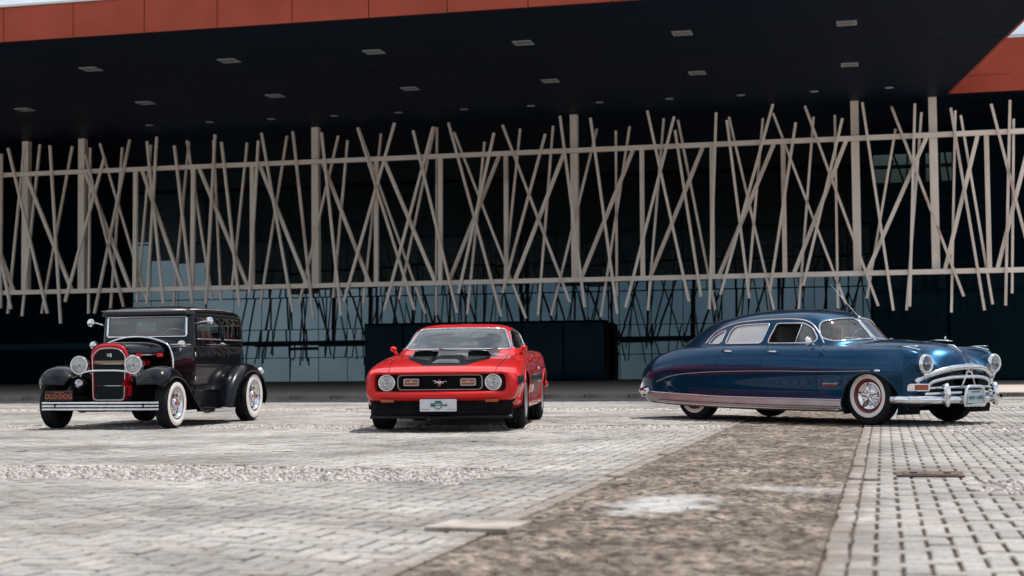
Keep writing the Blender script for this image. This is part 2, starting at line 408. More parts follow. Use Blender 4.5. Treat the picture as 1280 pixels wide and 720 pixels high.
# ---- herringbone pavers
W = .1055
BANDS_L = [(9.75, 11.15), (17.9, 18.9), (25.0, 26.0)]
BANDS_R = [(9.30, 10.40), (17.2, 18.3), (25.0, 26.0)]
def in_band(a, b):
    if a < STRIP_L:
        if -2.72 < a: return False if b < 12 else any(l <= b <= h for l, h in BANDS_L[1:])
        return any(l+.10*math.sin(a*3.1)+.05*math.sin(a*9.7) <= b <= h+.12*math.sin(a*2.3+1)+.05*math.sin(a*11) for l, h in BANDS_L)
    if a > STRIP_R: return a > .62+.12*math.sin(b*9) and any(l+.06*math.sin(a*4.1) <= b <= h+.06*math.sin(a*3.3+1) for l, h in BANDS_R)
    return True
def visible(a, b, mg=1.3):
    x, y = from_site(a, b)
    return y > 3.6 and abs(x) < .345*y+mg
pav = []
for sgn, edge_, ncols in ((-1, STRIP_L, int(22/W)), (1, STRIP_R, int(15/W))):
    for j in range(int(3.5/W), int((KERB_B-.14)/W)):
        for i in range(ncols):
            k = (i-j) % 4; b = (j+.5)*W
            ca = edge_+sgn*(W+(i+.5)*W); cb = b; o = None
            if k == 0: ca += sgn*.5*W; o = 0
            elif k == 3: cb += .5*W; o = 1
            elif k == 1 and i == 0: o = 2            # half paver against the edging course
            if o is None or not visible(ca, cb) or in_band(ca, cb) or cb > KERB_B-.12: continue
            pav.append((ca, cb, o))
for sgn, A0 in ((-1, STRIP_L), (1, STRIP_R)):          # edging course along the soil strip
    for k in range(int(4.6/W/2), int((KERB_B-.2)/W/2)):
        if random.random() < .03: continue
        ca = A0+sgn*W*.5+random.uniform(-.012, .004)*sgn*-1; cb = (k+.5)*2*W
        if visible(ca, cb): pav.append((ca, cb, 1))
P = np.array(pav); dist = np.hypot(P[:, 0], P[:, 1]); order = np.argsort(dist); P = P[order]; dist = dist[order]
# hidden or missing ones
keep = rng.random(len(P)) > .004; P = P[keep]; dist = dist[keep]
def paver_tpl(o, g=.010, c=.006, dz=.0):
    lx, ly = ((2*W-g, W-g), (W-g, 2*W-g), (W-g, W-g))[int(o)]
    hx, hy = lx/2, ly/2; q = [(-1, -1), (1, -1), (1, 1), (-1, 1)]
    V = [(sx*(hx-c), sy*(hy-c), 0) for sx, sy in q]+[(sx*hx, sy*hy, -c*.8) for sx, sy in q]+[(sx*hx, sy*hy, -.05) for sx, sy in q]
    F = [(0, 1, 2, 3)]
    for r in (0, 4):
        for k in range(4): l = (k+1) % 4; F.append((r+k, r+4+k, r+4+l, r+l))
    return V, F
paving = empty('paving', (0, 0, 0), -PHI); struct(paving)
def add_tint(me, arr):
    at = me.color_attributes.new('tint', 'FLOAT_COLOR', 'POINT'); at.data.foreach_set('color', np.asarray(arr, np.float32).ravel())
def rnd_tint(n):
    t = rng.normal(1.0, .085, (n, 1)); w = rng.normal(.006, .010, (n, 1))
    return np.concatenate([t*(1+w), t, t*(1-1.2*w), np.ones((n, 1))], 1)
def joint_dirt(c):
    c = c.reshape(-1, 12, 4); c[:, 4:8, :3] *= np.array([.62, .54, .48]); c[:, 8:, :3] *= np.array([.22, .16, .13]); return c.reshape(-1, 4)
variants = []
for o in (0, 1, 2):
    for k in range(10):
        vf = paver_tpl(o, g=random.uniform(.010, .016), c=random.uniform(.006, .011))
        me = bpy.data.meshes.new('paver'); me.from_pydata(vf[0], [], vf[1]); me.materials.append(M['paver'])
        add_tint(me, joint_dirt(np.repeat(rnd_tint(1), 12, 0))); variants.append((o, me))
NEAR = 300
seen = [i for i in range(len(P)) if abs(from_site(P[i, 0], P[i, 1])[0]) < .338*from_site(P[i, 0], P[i, 1])[1] and from_site(P[i, 0], P[i, 1])[1] > 5.3]
near_idx = set(seen[:NEAR])
for i in sorted(near_idx):
    ca, cb, o = P[i]; me = random.choice([m_ for q, m_ in variants if q == o])
    ob = bpy.data.objects.new('paver', me); col.objects.link(ob); ob.parent = paving
    ob.location = (ca+random.uniform(-.0015, .0015), cb+random.uniform(-.0015, .0015), random.uniform(-.003, .003))
    ob.rotation_euler = (random.gauss(0, .008), random.gauss(0, .008), random.gauss(0, .008))
rest = np.array([i for i in range(len(P)) if i not in near_idx]); Q = P[rest]; n = len(Q)
VV = np.zeros((n, 12, 3), np.float32)
for o in (0, 1, 2):
    k = Q[:, 2] == o; t = np.array(paver_tpl(o, g=.015, c=.008)[0], np.float32)
    VV[k] = t[None]
tx, ty, tz = rng.normal(0, .008, (3, n))
x, y, z = VV[..., 0].copy(), VV[..., 1].copy(), VV[..., 2].copy()
VV[..., 2] = z+x*tx[:, None]+y*ty[:, None]+rng.uniform(-.003, .003, (n, 1))
VV[..., 0] = x-y*tz[:, None]+Q[:, 0:1]+rng.uniform(-.0015, .0015, (n, 1)); VV[..., 1] = y+x*tz[:, None]+Q[:, 1:2]+rng.uniform(-.0015, .0015, (n, 1))
ft = np.array(paver_tpl(0)[1]); FF = (ft[None]+12*np.arange(n)[:, None, None]).reshape(-1, 4)
def fast_mesh(name, V, F, mat, parent=None):
    V = np.asarray(V, np.float32).reshape(-1, 3); F = np.asarray(F, np.int32); s = F.shape[1]
    me = bpy.data.meshes.new(name); me.vertices.add(len(V)); me.vertices.foreach_set('co', V.ravel())
    me.loops.add(F.size); me.loops.foreach_set('vertex_index', F.ravel())
    me.polygons.add(len(F)); me.polygons.foreach_set('loop_start', np.arange(0, F.size, s, dtype=np.int32))
    me.update(calc_edges=True); me.materials.append(mat)
    o = bpy.data.objects.new(name, me); col.objects.link(o)
    if parent: o.parent = parent
    return o
pf = fast_mesh('paver_field', VV, FF, M['paver'], paving); pf['kind'] = 'stuff'
add_tint(pf.data, joint_dirt(np.repeat(rnd_tint(n), 12, 0)))
print('pavers', len(P))

# ---- white rubble bands (stone setts)
def value_noise(x, y, seed=0):
    xi, yi = np.floor(x).astype(int), np.floor(y).astype(int); fx, fy = x-xi, y-yi
    fx, fy = fx*fx*(3-2*fx), fy*fy*(3-2*fy)
    def hsh(a, b):
        h_ = (a*374761393+b*668265263+seed*1442695041) & 0xffffffff; h_ = ((h_ ^ (h_ >> 13))*1274126177) & 0xffffffff
        return ((h_ ^ (h_ >> 16)) & 0xffff)/65535.0
    return (hsh(xi, yi)*(1-fx)+hsh(xi+1, yi)*fx)*(1-fy)+(hsh(xi, yi+1)*(1-fx)+hsh(xi+1, yi+1)*fx)*fy
def fbm(x, y, oct_=5, seed=0):
    s = 0; a = .5
    for k in range(oct_): s = s+a*value_noise(x*2**k, y*2**k, seed+k*17); a *= .5
    return s
stones = []
for step_, BL in ((.055, 0), (.075, 1), (.11, 2)):
    for side in (0, 1):
        lo, hi = (BANDS_L, BANDS_R)[side][BL]
        for a in np.arange(-19, -1.9, step_) if side == 0 else np.arange(.4, 13, step_):
            for b in np.arange(lo-.25, hi+.25, step_):
                aa, bb = a+random.uniform(-.3, .3)*step_, b+random.uniform(-.3, .3)*step_
                if visible(aa, bb, .8) and in_band(aa, bb) and random.random() < .93: stones.append((aa, bb, step_*random.uniform(.36, .56)))
S_ = np.array(stones); n = len(S_)
tpl = np.array([(math.cos(t), math.sin(t), 0) for t in np.arange(5)*2*math.pi/5]+[(.6*math.cos(t+.2), .6*math.sin(t+.2), 1) for t in np.arange(5)*2*math.pi/5], float)
ang = rng.uniform(0, 6.3, n); st = S_[:, 2]
jit = rng.uniform(.75, 1.2, (n, 10))
X = (tpl[None, :, 0]*np.cos(ang)[:, None]-tpl[None, :, 1]*np.sin(ang)[:, None])*st[:, None]*jit+S_[:, 0:1]
Y = (tpl[None, :, 0]*np.sin(ang)[:, None]+tpl[None, :, 1]*np.cos(ang)[:, None])*st[:, None]*jit+S_[:, 1:2]
Z = -.018+tpl[None, :, 2]*(rng.uniform(.014, .023, (n, 1)))+rng.uniform(-.003, .003, (n, 10))
V = np.stack([X, Y, Z], -1).reshape(-1, 3)
F4 = [(k, (k+1) % 5, 5+(k+1) % 5, 5+k) for k in range(5)]
vl = V.tolist(); fl = []
for q in range(n):
    o = q*10; fl += [tuple(o+i for i in f) for f in F4]; fl.append(tuple(o+5+k for k in range(5)))
wb = mk('white_stone_band', (vl, fl), M['white_stone'], rot=SITE); tag(wb, 'bands of small broken white stones set across the paving', 'stones', kind='stuff')
print('stones', n)

# ---- the bare soil strip between the two paved fields
def soil_strip_mat():
    mt = pbr('bare soil', (.2, .15, .12), .95); n_, l = nt(mt); b = n_['Principled BSDF']
    geo = n_.new('ShaderNodeTexCoord')
    z1 = n_.new('ShaderNodeTexNoise'); z1.inputs['Scale'].default_value = 2.2; z1.inputs['Detail'].default_value = 12; z1.inputs['Roughness'].default_value = .7
    r1 = n_.new('ShaderNodeValToRGB'); e = r1.color_ramp.elements
    e[0].position = .33; e[0].color = (.046, .037, .031, 1); e[1].position = .74; e[1].color = (.255, .222, .19, 1)
    e2 = r1.color_ramp.elements.new(.5); e2.color = (.122, .098, .08, 1)
    z2 = n_.new('ShaderNodeTexNoise'); z2.inputs['Scale'].default_value = 14; z2.inputs['Detail'].default_value = 13; z2.inputs['Roughness'].default_value = .72
    r2 = n_.new('ShaderNodeValToRGB'); e = r2.color_ramp.elements; e[0].position = .42; e[0].color = (.24, .205, .185, 1); e[1].position = .58; e[1].color = (1.75, 1.70, 1.64, 1)
    mm = n_.new('ShaderNodeMixRGB'); mm.blend_type = 'MULTIPLY'; mm.inputs['Fac'].default_value = 1
    # spilled pale lime dust
    at = n_.new('ShaderNodeAttribute'); at.attribute_name = 'dust'
    m3 = n_.new('ShaderNodeMixRGB'); m3.inputs['Color2'].default_value = (.50, .50, .50, 1)
    l.new(geo.outputs['Object'], z1.inputs['Vector']); l.new(geo.outputs['Object'], z2.inputs['Vector'])
    l.new(z1.outputs['Fac'], r1.inputs['Fac']); l.new(z2.outputs['Fac'], r2.inputs['Fac'])
    l.new(r1.outputs['Color'], mm.inputs['Color1']); l.new(r2.outputs['Color'], mm.inputs['Color2'])
    l.new(mm.outputs['Color'], m3.inputs['Color1']); l.new(at.outputs['Fac'], m3.inputs['Fac']); l.new(m3.outputs['Color'], b.inputs['Base Color'])
    bp = n_.new('ShaderNodeBump'); bp.inputs['Strength'].default_value = .9; bp.inputs['Distance'].default_value = .015
    l.new(z2.outputs['Fac'], bp.inputs['Height']); l.new(bp.outputs['Normal'], b.inputs['Normal'])
    return mt
M['soil_strip'] = soil_strip_mat()
av = np.linspace(STRIP_L+.004, STRIP_R-.004, 84)
bv = np.concatenate([np.arange(4.2, 12, .022), np.arange(12, KERB_B, .12)])
AA, BB = np.meshgrid(av, bv, indexing='ij')
edge = np.minimum(AA-STRIP_L, STRIP_R-AA)
Zs = -.010+.022*(fbm(AA*3+9, BB*3, 5, 3)-.45)*np.clip(edge/.15, .15, 1)+.042*(fbm(AA*11, BB*11, 4, 8)-.45)*np.clip(edge/.1, .1, 1)
sv = np.stack([AA, BB, Zs], -1)
sk = Skin(sv)
soil = mk('soil_strip', sk.part(0), M['soil_strip'], rot=SITE, smooth=True); struct(soil)
f0 = ((AA+1.24)/.36)**2+((BB-8.48)/.62)**2
dust = np.clip(1.15-f0-1.3*(fbm(AA*5, BB*5, 5, 30)-.47)*2, 0, 1)**.9*np.clip(.30+.75*fbm(AA*22, BB*22, 3, 31), 0, .82)
d2 = np.exp(-((BB-9.75-.2*np.sin(AA*4))/.16)**2)*np.clip((AA+1.2)/.5, 0, 1)*.35
dust = np.maximum(dust, d2); dv = np.repeat(dust.reshape(-1, 1), 4, 1); dv[:, 3] = 1
u_ = np.unique(sk.F); at = soil.data.color_attributes.new('dust', 'FLOAT_COLOR', 'POINT'); at.data.foreach_set('color', dv[u_].astype(np.float32).ravel())
# loose stones on the soil
M['pebble'] = noise_vary(pbr('pebble', (.3, .26, .23), .9), (.10, .08, .07), (.40, .37, .34), 60, 2, .35, .65)
pl = []
for k in range(800):
    a = random.uniform(STRIP_L+.02, STRIP_R-.02); b = 4.8+random.random()**1.6*16
    pl.append((a, b, random.choice((.003, .004, .006, .009)) * random.uniform(.7, 1.3)))
for k in range(160):
    a = random.choice((STRIP_L-random.random()*1.2, STRIP_R+random.random()*.8)); b = random.uniform(5, 14); pl.append((a, b, random.uniform(.004, .008)))
oc = np.array([(1, 0, 0), (0, 1, 0), (-1, 0, 0), (0, -1, 0), (0, 0, .7), (0, 0, -.5)], float)
of = [(0, 1, 4), (1, 2, 4), (2, 3, 4), (3, 0, 4), (1, 0, 5), (2, 1, 5), (3, 2, 5), (0, 3, 5)]
pv, pfc = [], []
for a, b, s in pl:
    t = random.random()*6.3; o = len(pv); base = .004 if STRIP_L < a < STRIP_R else .003
    for q in oc:
        j = s*random.uniform(.7, 1.25); pv.append((a+(q[0]*math.cos(t)-q[1]*math.sin(t)*.75)*j, b+(q[0]*math.sin(t)+q[1]*.75*math.cos(t))*j, base-.008+q[2]*j+s*.1))
    pfc += [tuple(o+i for i in f) for f in of]
tag(mk('loose_gravel', (pv, pfc), M['pebble'], rot=SITE), 'loose gravel scattered over the bare soil strip', 'gravel', kind='stuff')

# a lifted slab at the strip's edge and an iron cover in the other field
M['slab_brown'] = noise_vary(pbr('weathered slab', (.33, .28, .25), .9), (.22, .18, .155), (.38, .34, .31), 6, 9, bump=.4, bscale=50)
o = mk('concrete_slab', prism([(-2.13, 6.93), (-1.72, 6.90), (-1.68, 7.28), (-2.08, 7.30)], -.01, .020), M['slab_brown'], rot=SITE, bevel=.005)
tag(o, 'thin pale brown slab lying loose on the pavers at the soil edge', 'slab')
cov = empty('drain_cover', (*from_site(.29, 10.78), .002), -PHI); tag(cov, 'dark rusty iron drain cover sunk in the pavers', 'drain cover')
mk('cover_plate', box((0, 0, .008), (.36, .30, .016)), M['rust_iron'], cov, bevel=.004)
for sx in (-1, 1):
    mk('lifting_lug', box((sx*.11, -.08, .021), (.05, .025, .012)), M['rust_iron'], cov, bevel=.003)
mk('cover_frame', merge(box((0, -.18, .003), (.44, .04, .014)), box((0, .18, .003), (.44, .04, .014)), box((-.20, 0, .0025), (.04, .318, .013)), box((.20, 0, .0025), (.04, .318, .013))), M['rust_iron'], cov)

# ================================================================== the exhibition hall
M['soffit'] = noise_vary(pbr('dark soffit', (.0075, .013, .026), .5, spec=.05), (.0065, .0115, .023), (.0085, .0145, .029), .5, 5, rough=(.45, .6))
M['fascia'] = noise_vary(pbr('red fascia panel', (.37, .064, .032), .5, spec=.2), (.33, .055, .027), (.41, .073, .037), .9, 6, rough=(.35, .5))
M['flash'] = pbr('white flashing', (.7, .7, .7), .4)
M['hall_dark'] = noise_vary(pbr('dark cladding', (.001, .009, .015), .6, spec=.03), (.0008, .0075, .013), (.0013, .0105, .017), .6, 5)
M['mullion'] = pbr('dark mullion', (.004, .009, .014), .5, spec=.15)
def facade_glass():
    mt = pbr('facade glass', (.002, .007, .010), .0, spec=.5, ior=2.25)
    mt.node_tree.nodes['Principled BSDF'].inputs['Specular Tint'].default_value = (.66, .90, 1.0, 1)
    return mt
M['facade_glass'] = facade_glass()
M['green_glass'] = noise_vary(pbr('dark green glass', (.002, .010, .012), .08, ior=1.22), (.001, .006, .009), (.002, .012, .013), .8)
for k_ in ('green_glass', 'hall_dark', 'soffit', 'mullion'): M[k_].node_tree.nodes['Principled BSDF'].inputs['Specular Tint'].default_value = (.25, .62, 1.0, 1)
M['slat'] = noise_vary(pbr('painted steel slat', (.88, .79, .69), .5), (.84, .74, .64), (.91, .83, .75), 1.2, 8, rough=(.4, .6))
M['slat_b'] = noise_vary(pbr('painted steel slat, chalky', (.84, .75, .66), .6), (.78, .68, .58), (.88, .79, .71), 2.1, 9, rough=(.45, .7))
M['slat_c'] = noise_vary(pbr('painted steel slat, stained', (.72, .62, .54), .55), (.55, .43, .35), (.80, .70, .62), .8, 10, .3, .55, rough=(.4, .65))
def rusty_slat():
    mt = noise_vary(pbr('rusting slat', (.5, .43, .38), .6), (.72, .62, .55), (.38, .12, .035), 1.1, 9, .56, .66)
    return mt
M['slat_rust'] = rusty_slat()
ZS, EDGE_B = 8.60, 32.2
hall = empty('exhibition_hall', (0, 0, 0), -PHI)
tag(hall, 'long low hall with dark overhanging roof, red fascia and dark glass front', 'building')
NA, NB = (3.85, EDGE_B), (1.98, 46.2)
roof_poly = [(-52, EDGE_B), NA, NB, (24, 46.2), (24, 72), (-52, 72)]
roof = mk('roof', prism(roof_poly, ZS, ZS+.80), M['soffit'], hall)
joints = [-52+1.84*k for k in range(200)]
xs0 = -20.29-1.84*18
fa = None; x = xs0
while x < NA[0]-.05:
    x1 = min(x+1.84, NA[0])
    mk('fascia_panel', box(((x+x1)/2, EDGE_B-.045, ZS+.40), (x1-x-.018, .07, .82)), M['fascia'], hall, bevel=.006)
    x = x1
mk('flashing', box(((xs0+NA[0])/2, EDGE_B+.05, ZS+.845), (NA[0]-xs0, .34, .05)), M['flash'], hall)
# red return wall on the far side of the notch
x = NB[0]
while x < 24:
    x1 = min(x+2.4, 24)
    mk('fascia_panel', box(((x+x1)/2, 46.2-.045, ZS+.76), (x1-x-.018, .07, 1.54)), M['fascia'], hall)
    x = x1
mk('flashing', box((13, 46.3, ZS+1.57), (22.2, .4, .06)), M['flash'], hall)
mk('parapet', box((13.2, 47.2, ZS+1.15), (21.6, 1.9, .70)), M['hall_dark'], hall)
mk('side_fascia', bar((NA[0]+.04, NA[1], ZS+.40), (NB[0]+.04, NB[1]-.1, ZS+.40), .07, .82), M['fascia'], hall)
# soffit panel joints (shallow recessed lines would vanish; shadow-gap battens instead)
for k in range(5):
    mk('soffit_joint', box((-24, 38.2+k*5.2, ZS-.003), (55, .02, .008)), M['mullion'], hall)
# end walls, back and the dark volumes
mk('end_wall', box((-50, 54, 4.3), (.3, 18, 8.58)), M['hall_dark'], hall)
mk('end_wall', box((22, 60, 4.3), (.3, 20, 8.58)), M['hall_dark'], hall)
mk('back_wall', box((-14, 66, 4.3), (72, .3, 8.58)), M['hall_dark'], hall)
GB = 62.0
mk('dark_wall', box((-41.5, GB-.6, 4.33), (17.0, .5, 8.50)), M['hall_dark'], hall)
mk('wall_band', box((-41.5, GB-.87, 1.75), (16.9, .04, .25)), M['green_glass'], hall)
# glass front in panes, leaning back a little
PW = 1.32; rows = [(.10, 1.115), (1.145, 1.66), (1.86, 2.335), (2.365, 3.72), (3.76, 6.22), (6.28, 8.5)]
A0 = -33.0; ncol = 25
for c in range(ncol):
    ax = A0+c*PW+PW/2
    tilt = .048+random.gauss(0, .0025)
    if c == 0: tilt -= .052
    elif c == 1: tilt -= .035
    elif c == 2: tilt -= .028
    yaw_ = random.gauss(0, .004)
    for r_, (z0, z1) in enumerate(rows):
        w, hgt = PW-.03, z1-z0; nx_, nz_ = 6, 4
        g = np.zeros((nx_+1, nz_+1, 3))
        bow = random.uniform(.0, .0035)
        for i in range(nx_+1):
            for j in range(nz_+1):
                u, v = i/nx_*2-1, j/nz_*2-1
                g[i, j] = (u*w/2, -bow*(1-u*u)+0, v*hgt/2)
        mk('glass_pane', Skin(g).part(0), M['facade_glass'], hall, smooth=True, loc=(ax, GB, (z0+z1)/2), rot=(-(tilt+random.gauss(0, .0006)), 0, yaw_))
for c in range(0, ncol+1, 3):
    mk('mullion', box((A0+c*PW, GB+.02, 4.3), (.035, .12, 8.5)), M['mullion'], hall)
for z, t in ((.05, .1), (1.13, .03), (1.76, .19), (2.35, .03), (3.74, .04), (6.25, .05)):
    mk('transom', box((A0+ncol*PW/2, GB+.03, z), (ncol*PW, .10, t)), M['mullion'], hall)
# entrance lobby box
lob = mk('lobby', box((-16.0, 60.9, 1.29), (10.2, 1.0, 2.46)), M['hall_dark'], hall)
for k in range(6):
    mk('lobby_pane', box((-20.25+k*1.70, 60.38, 1.27), (1.64, .03, 2.30)), M['green_glass'], lob)
# dark block to the right with a leaning clerestory
blk = mk('side_block', box((9.0, 57.0, 4.32), (18.6, 8.0, 8.50)), M['hall_dark'], hall)
for k in range(5):
    mk('block_pane', box((.9+k*2.5, 52.98, 1.95), (2.38, .03, 3.6)), M['green_glass'], blk)
for k in range(2):
    mk('clerestory_pane', box((.42+k*1.32, 52.90, 7.27), (1.24, .03, .95), rx=.052), M['facade_glass'], blk)
for k in range(3):
    mk('block_rail', box((1.7, 52.9, 6.2-k*1.1), (3.4, .06, .06)), M['mullion'], blk)
# recessed ceiling lights
M['lamp_glass'] = pbr('unlit lamp diffuser', (.22, .23, .25), .4)
M['lamp_frame'] = pbr('lamp frame', (.34, .34, .35), .45)
proto = None
def ceiling_light(a, b, s, label, group):
    t = empty('ceiling_light', (*from_site(a, b), ZS), -PHI, 1); tag(t, label, 'ceiling light', group)
    if s > .3:
        f = merge(box((0, -s/2+.03, -.011), (s, .06, .03)), box((0, s/2-.03, -.011), (s, .06, .03)), box((-s/2+.03, 0, -.011), (.06, s-.12, .029)), box((s/2-.03, 0, -.011), (.06, s-.12, .029)))
        mk('light_frame', f, M['lamp_frame'], t); mk('diffuser', box((0, 0, -.006), (s-.13, s-.13, .012)), M['lamp_glass'], t)
        mk('louvre', box((0, 0, -.016), (.03, s-.13, .012)), M['lamp_frame'], t)
    else:
        mk('light_frame', lathe([(.0, -.02), (s*.4, -.02), (s*.5, -.012), (s*.5, .0)], 14, 'z'), M['lamp_frame'], t)
for a in (-24.0, -20.0, -16.1, -12.2, -8.37, -4.49, -.67): ceiling_light(a, 35.72, .46, 'square recessed light in the row near the red fascia', 'square lights near the fascia')
for a in (-25.04, -21.05, -16.95, -12.87, -8.8, -4.74, -.71): ceiling_light(a, 40.8, .45, 'square recessed light in the row between fascia and slat screen', 'square lights in the second row')
for k in range(12): ceiling_light(-22.9+k*2.11, 44.65, .26, 'small round downlight just in front of the slat screen', 'small round downlights')

# ================================================================== the hanging slat screen
SLATS = [('F',-29.08,8.35,-27.54,2.64), ('K',-28.02,8.47,-28.67,2.58), ('F',-27.48,8.37,-27.04,2.29), ('K',-26.79,8.35,-27.92,2.65), ('D',-28.49,7.41,-26.76,3.51), ('K',-26.11,8.27,-26.15,2.62), ('F',-26.14,7.99,-24.7,2.81), ('D',-26.22,7.38,-24.56,3.47), ('F',-25.43,7.89,-26.88,3.02), ('F',-24.49,8.44,-25.78,2.61), ('K',-25.75,8.4,-23.95,2.91), ('K',-24.91,8.23,-25.33,2.78), ('P',-24.34,7.36,-24.36,3.46), ('F',-23.5,8.49,-23.85,2.89), ('F',-23.86,8.35,-23.25,2.88), ('D',-24.1,7.35,-22.61,3.37), ('K',-23.85,8.27,-24.35,2.96), ('F',-29.33,8.16,-29.33,2.84), ('D',-30.52,7.44,-28.92,3.4), ('K',-28.63,8.37,-29.22,2.67), ('F',-22.86,8.17,-22.2,2.86), ('K',-22.46,8.31,-23.03,2.79), ('K',-22.53,8.36,-21.62,3.01), ('P',-22.23,7.37,-22.27,3.47), ('F',-21.39,8.47,-21.72,2.85), ('D',-22.03,7.37,-20.32,3.48), ('K',-21.57,8.32,-21.3,2.96), ('F',-21.16,8.21,-20.52,2.78), ('K',-20.36,8.19,-20.92,3.25), ('P',-20.12,7.39,-20.13,3.47), ('F',-19.85,8.2,-20.18,3.12), ('F',-19.74,8.45,-18.65,2.52), ('D',-19.86,7.38,-18.22,3.43), ('K',-18.95,8.36,-19.91,2.73), ('F',-18.64,8.45,-17.94,2.3), ('F',-17.64,8.37,-16.99,2.38), ('D',-17.67,7.39,-16.07,3.43), ('K',-17.16,8.28,-18.54,2.81), ('K',-16.84,8.11,-17.36,2.98), ('F',-16.4,8.47,-14.51,2.53), ('K',-16.46,8.5,-14.23,2.42), ('K',-15.69,8.29,-16.33,2.72), ('P',-15.81,7.41,-15.83,3.48), ('F',-15.14,8.63,-16.89,2.86), ('D',-15.54,7.35,-13.88,3.48), ('F',-14.52,8.29,-13.1,2.41), ('F',-13.85,8.37,-15.52,2.55), ('K',-13.88,8.42,-15.11,2.89), ('K',-13.8,8.4,-13.87,2.35), ('P',-13.65,7.42,-13.68,3.48), ('F',-13.34,8.49,-11.65,2.27), ('K',-13.23,8.22,-10.92,2.21), ('F',-11.84,8.09,-13.05,3.03), ('K',-12.22,7.86,-12.84,2.37), ('D',-11.71,7.39,-13.33,3.61), ('F',-11.56,8.33,-9.45,2.69), ('K',-11.05,8.23,-11.64,3.12), ('F',-10.18,7.98,-11.61,3.01), ('P',-11.49,7.44,-11.51,3.59), ('K',-9.98,8.27,-10.53,2.3), ('D',-9.63,7.33,-11.2,3.53), ('F',-9.7,8.53,-8.98,2.51), ('K',-8.58,8.11,-10.11,2.29), ('F',-8.73,8.42,-7.96,2.29), ('K',-7.98,8.02,-8.01,2.86), ('K',-7.54,8.14,-8.53,2.21), ('D',-7.41,7.41,-9.04,3.62), ('P',-7.15,7.4,-7.17,3.49), ('F',-6.94,8.56,-5.74,2.63), ('F',-6.11,8.34,-7.7,2.49), ('K',-6.47,8.34,-7.05,2.39), ('F',-6.09,7.91,-5.37,2.76), ('K',-6.03,8.27,-4.97,2.38), ('D',-5.24,7.42,-6.92,3.49), ('F',-4.82,8.4,-5.12,2.38), ('P',-4.98,7.41,-5.02,3.5), ('F',-4.5,8.15,-3.91,2.69), ('K',-4.46,8.29,-3.2,2.35), ('F',-3.1,8.62,-4.78,2.82), ('K',-3.43,8.2,-3.96,3.02), ('D',-3.06,7.47,-4.8,3.49), ('P',-2.83,7.41,-2.84,3.49), ('K',-3.12,8.34,-1.06,2.47), ('F',-2.43,7.98,-3.29,2.9), ('F',-2.15,8.47,-0.12,2.39), ('K',-1.91,8.17,-2.46,2.34), ('K',-1.28,8.19,-1.3,2.35), ('F',-1.05,8.04,-2.3,3.04), ('D',-0.96,7.37,-2.56,3.48), ('F',-0.46,8.49,0.31,2.25), ('K',0.49,7.69,-0.45,2.63), ('D',1.37,7.36,-0.38,3.52), ('F',1.06,8.38,0.78,2.36), ('K',1.25,8.15,0.69,2.26), ('F',0.38,8.33,2.32,2.63), ('F',2.08,8.2,2.89,2.21), ('K',2.22,8.16,1.97,2.17), ('K',2.37,8.01,3.14,2.39), ('D',2.82,7.34,1.82,3.47), ('P',3.07,7.35,3.07,3.44), ('F',3.22,8.26,4.44,2.65), ('F',3.75,8.35,3.48,2.34), ('K',3.86,7.83,3.69,2.7), ('D',4.33,7.28,3.29,3.43)]
SB = 46.5
screen = empty('slat_screen', (0, 0, 0), -PHI)
tag(screen, 'hanging screen of crossing pale steel slats between two long beams', 'screen')
mk('top_beam', box((-12.5, SB, 7.44), (42, .15, .15)), M['slat'], screen, bevel=.01)
mk('bottom_beam', box((-12.5, SB, 3.38), (42, .15, .15)), M['slat'], screen, bevel=.01)
for a in (-28.6, -26.46, -17.99, -9.33, -.70, 1.57):
    mk('column', box((a, SB+.26, 6.03), (.24, .24, 5.16)), M['slat'], screen, bevel=.012)
extra = []
for side in (-1, 1):
    for k in range(12):
        a = (-30.2-k*.31) if side < 0 else (4.7+k*.31); d = random.uniform(-1.3, 1.3)
        extra.append((random.choice('FK'), a, random.uniform(7.9, 8.4), a+d, random.uniform(2.3, 2.9)))
rusty = {(0.32, 3.15)}
for k, a0, z0, a1, z1 in SLATS+extra:
    b = SB+{'F': -.135, 'K': .135, 'D': .03, 'P': .0}[k]
    w, d = {'F': (.078, .09), 'K': (.072, .08), 'D': (.115, .09), 'P': (.135, .12)}[k]
    if k in 'DP':
        t0 = (7.36-z1)/(z0-z1); t1 = (3.46-z1)/(z0-z1); a0, a1, z0, z1 = a1+(a0-a1)*t0, a1+(a0-a1)*t1, 7.37, 3.45
    z0 = min(z0, ZS-.03)
    rust = (k == 'F' and (abs(a0-.3) < .15 or abs(a0-3.2) < .2 or abs(a0-2.05) < .1))
    mk({'F': 'slat', 'K': 'slat', 'D': 'brace', 'P': 'post'}[k], bar((a0, b, z0), (a1, b, z1), w, d, (0, 1, 0)), M['slat_rust' if rust else random.choice(('slat', 'slat', 'slat_b', 'slat_c'))], screen)
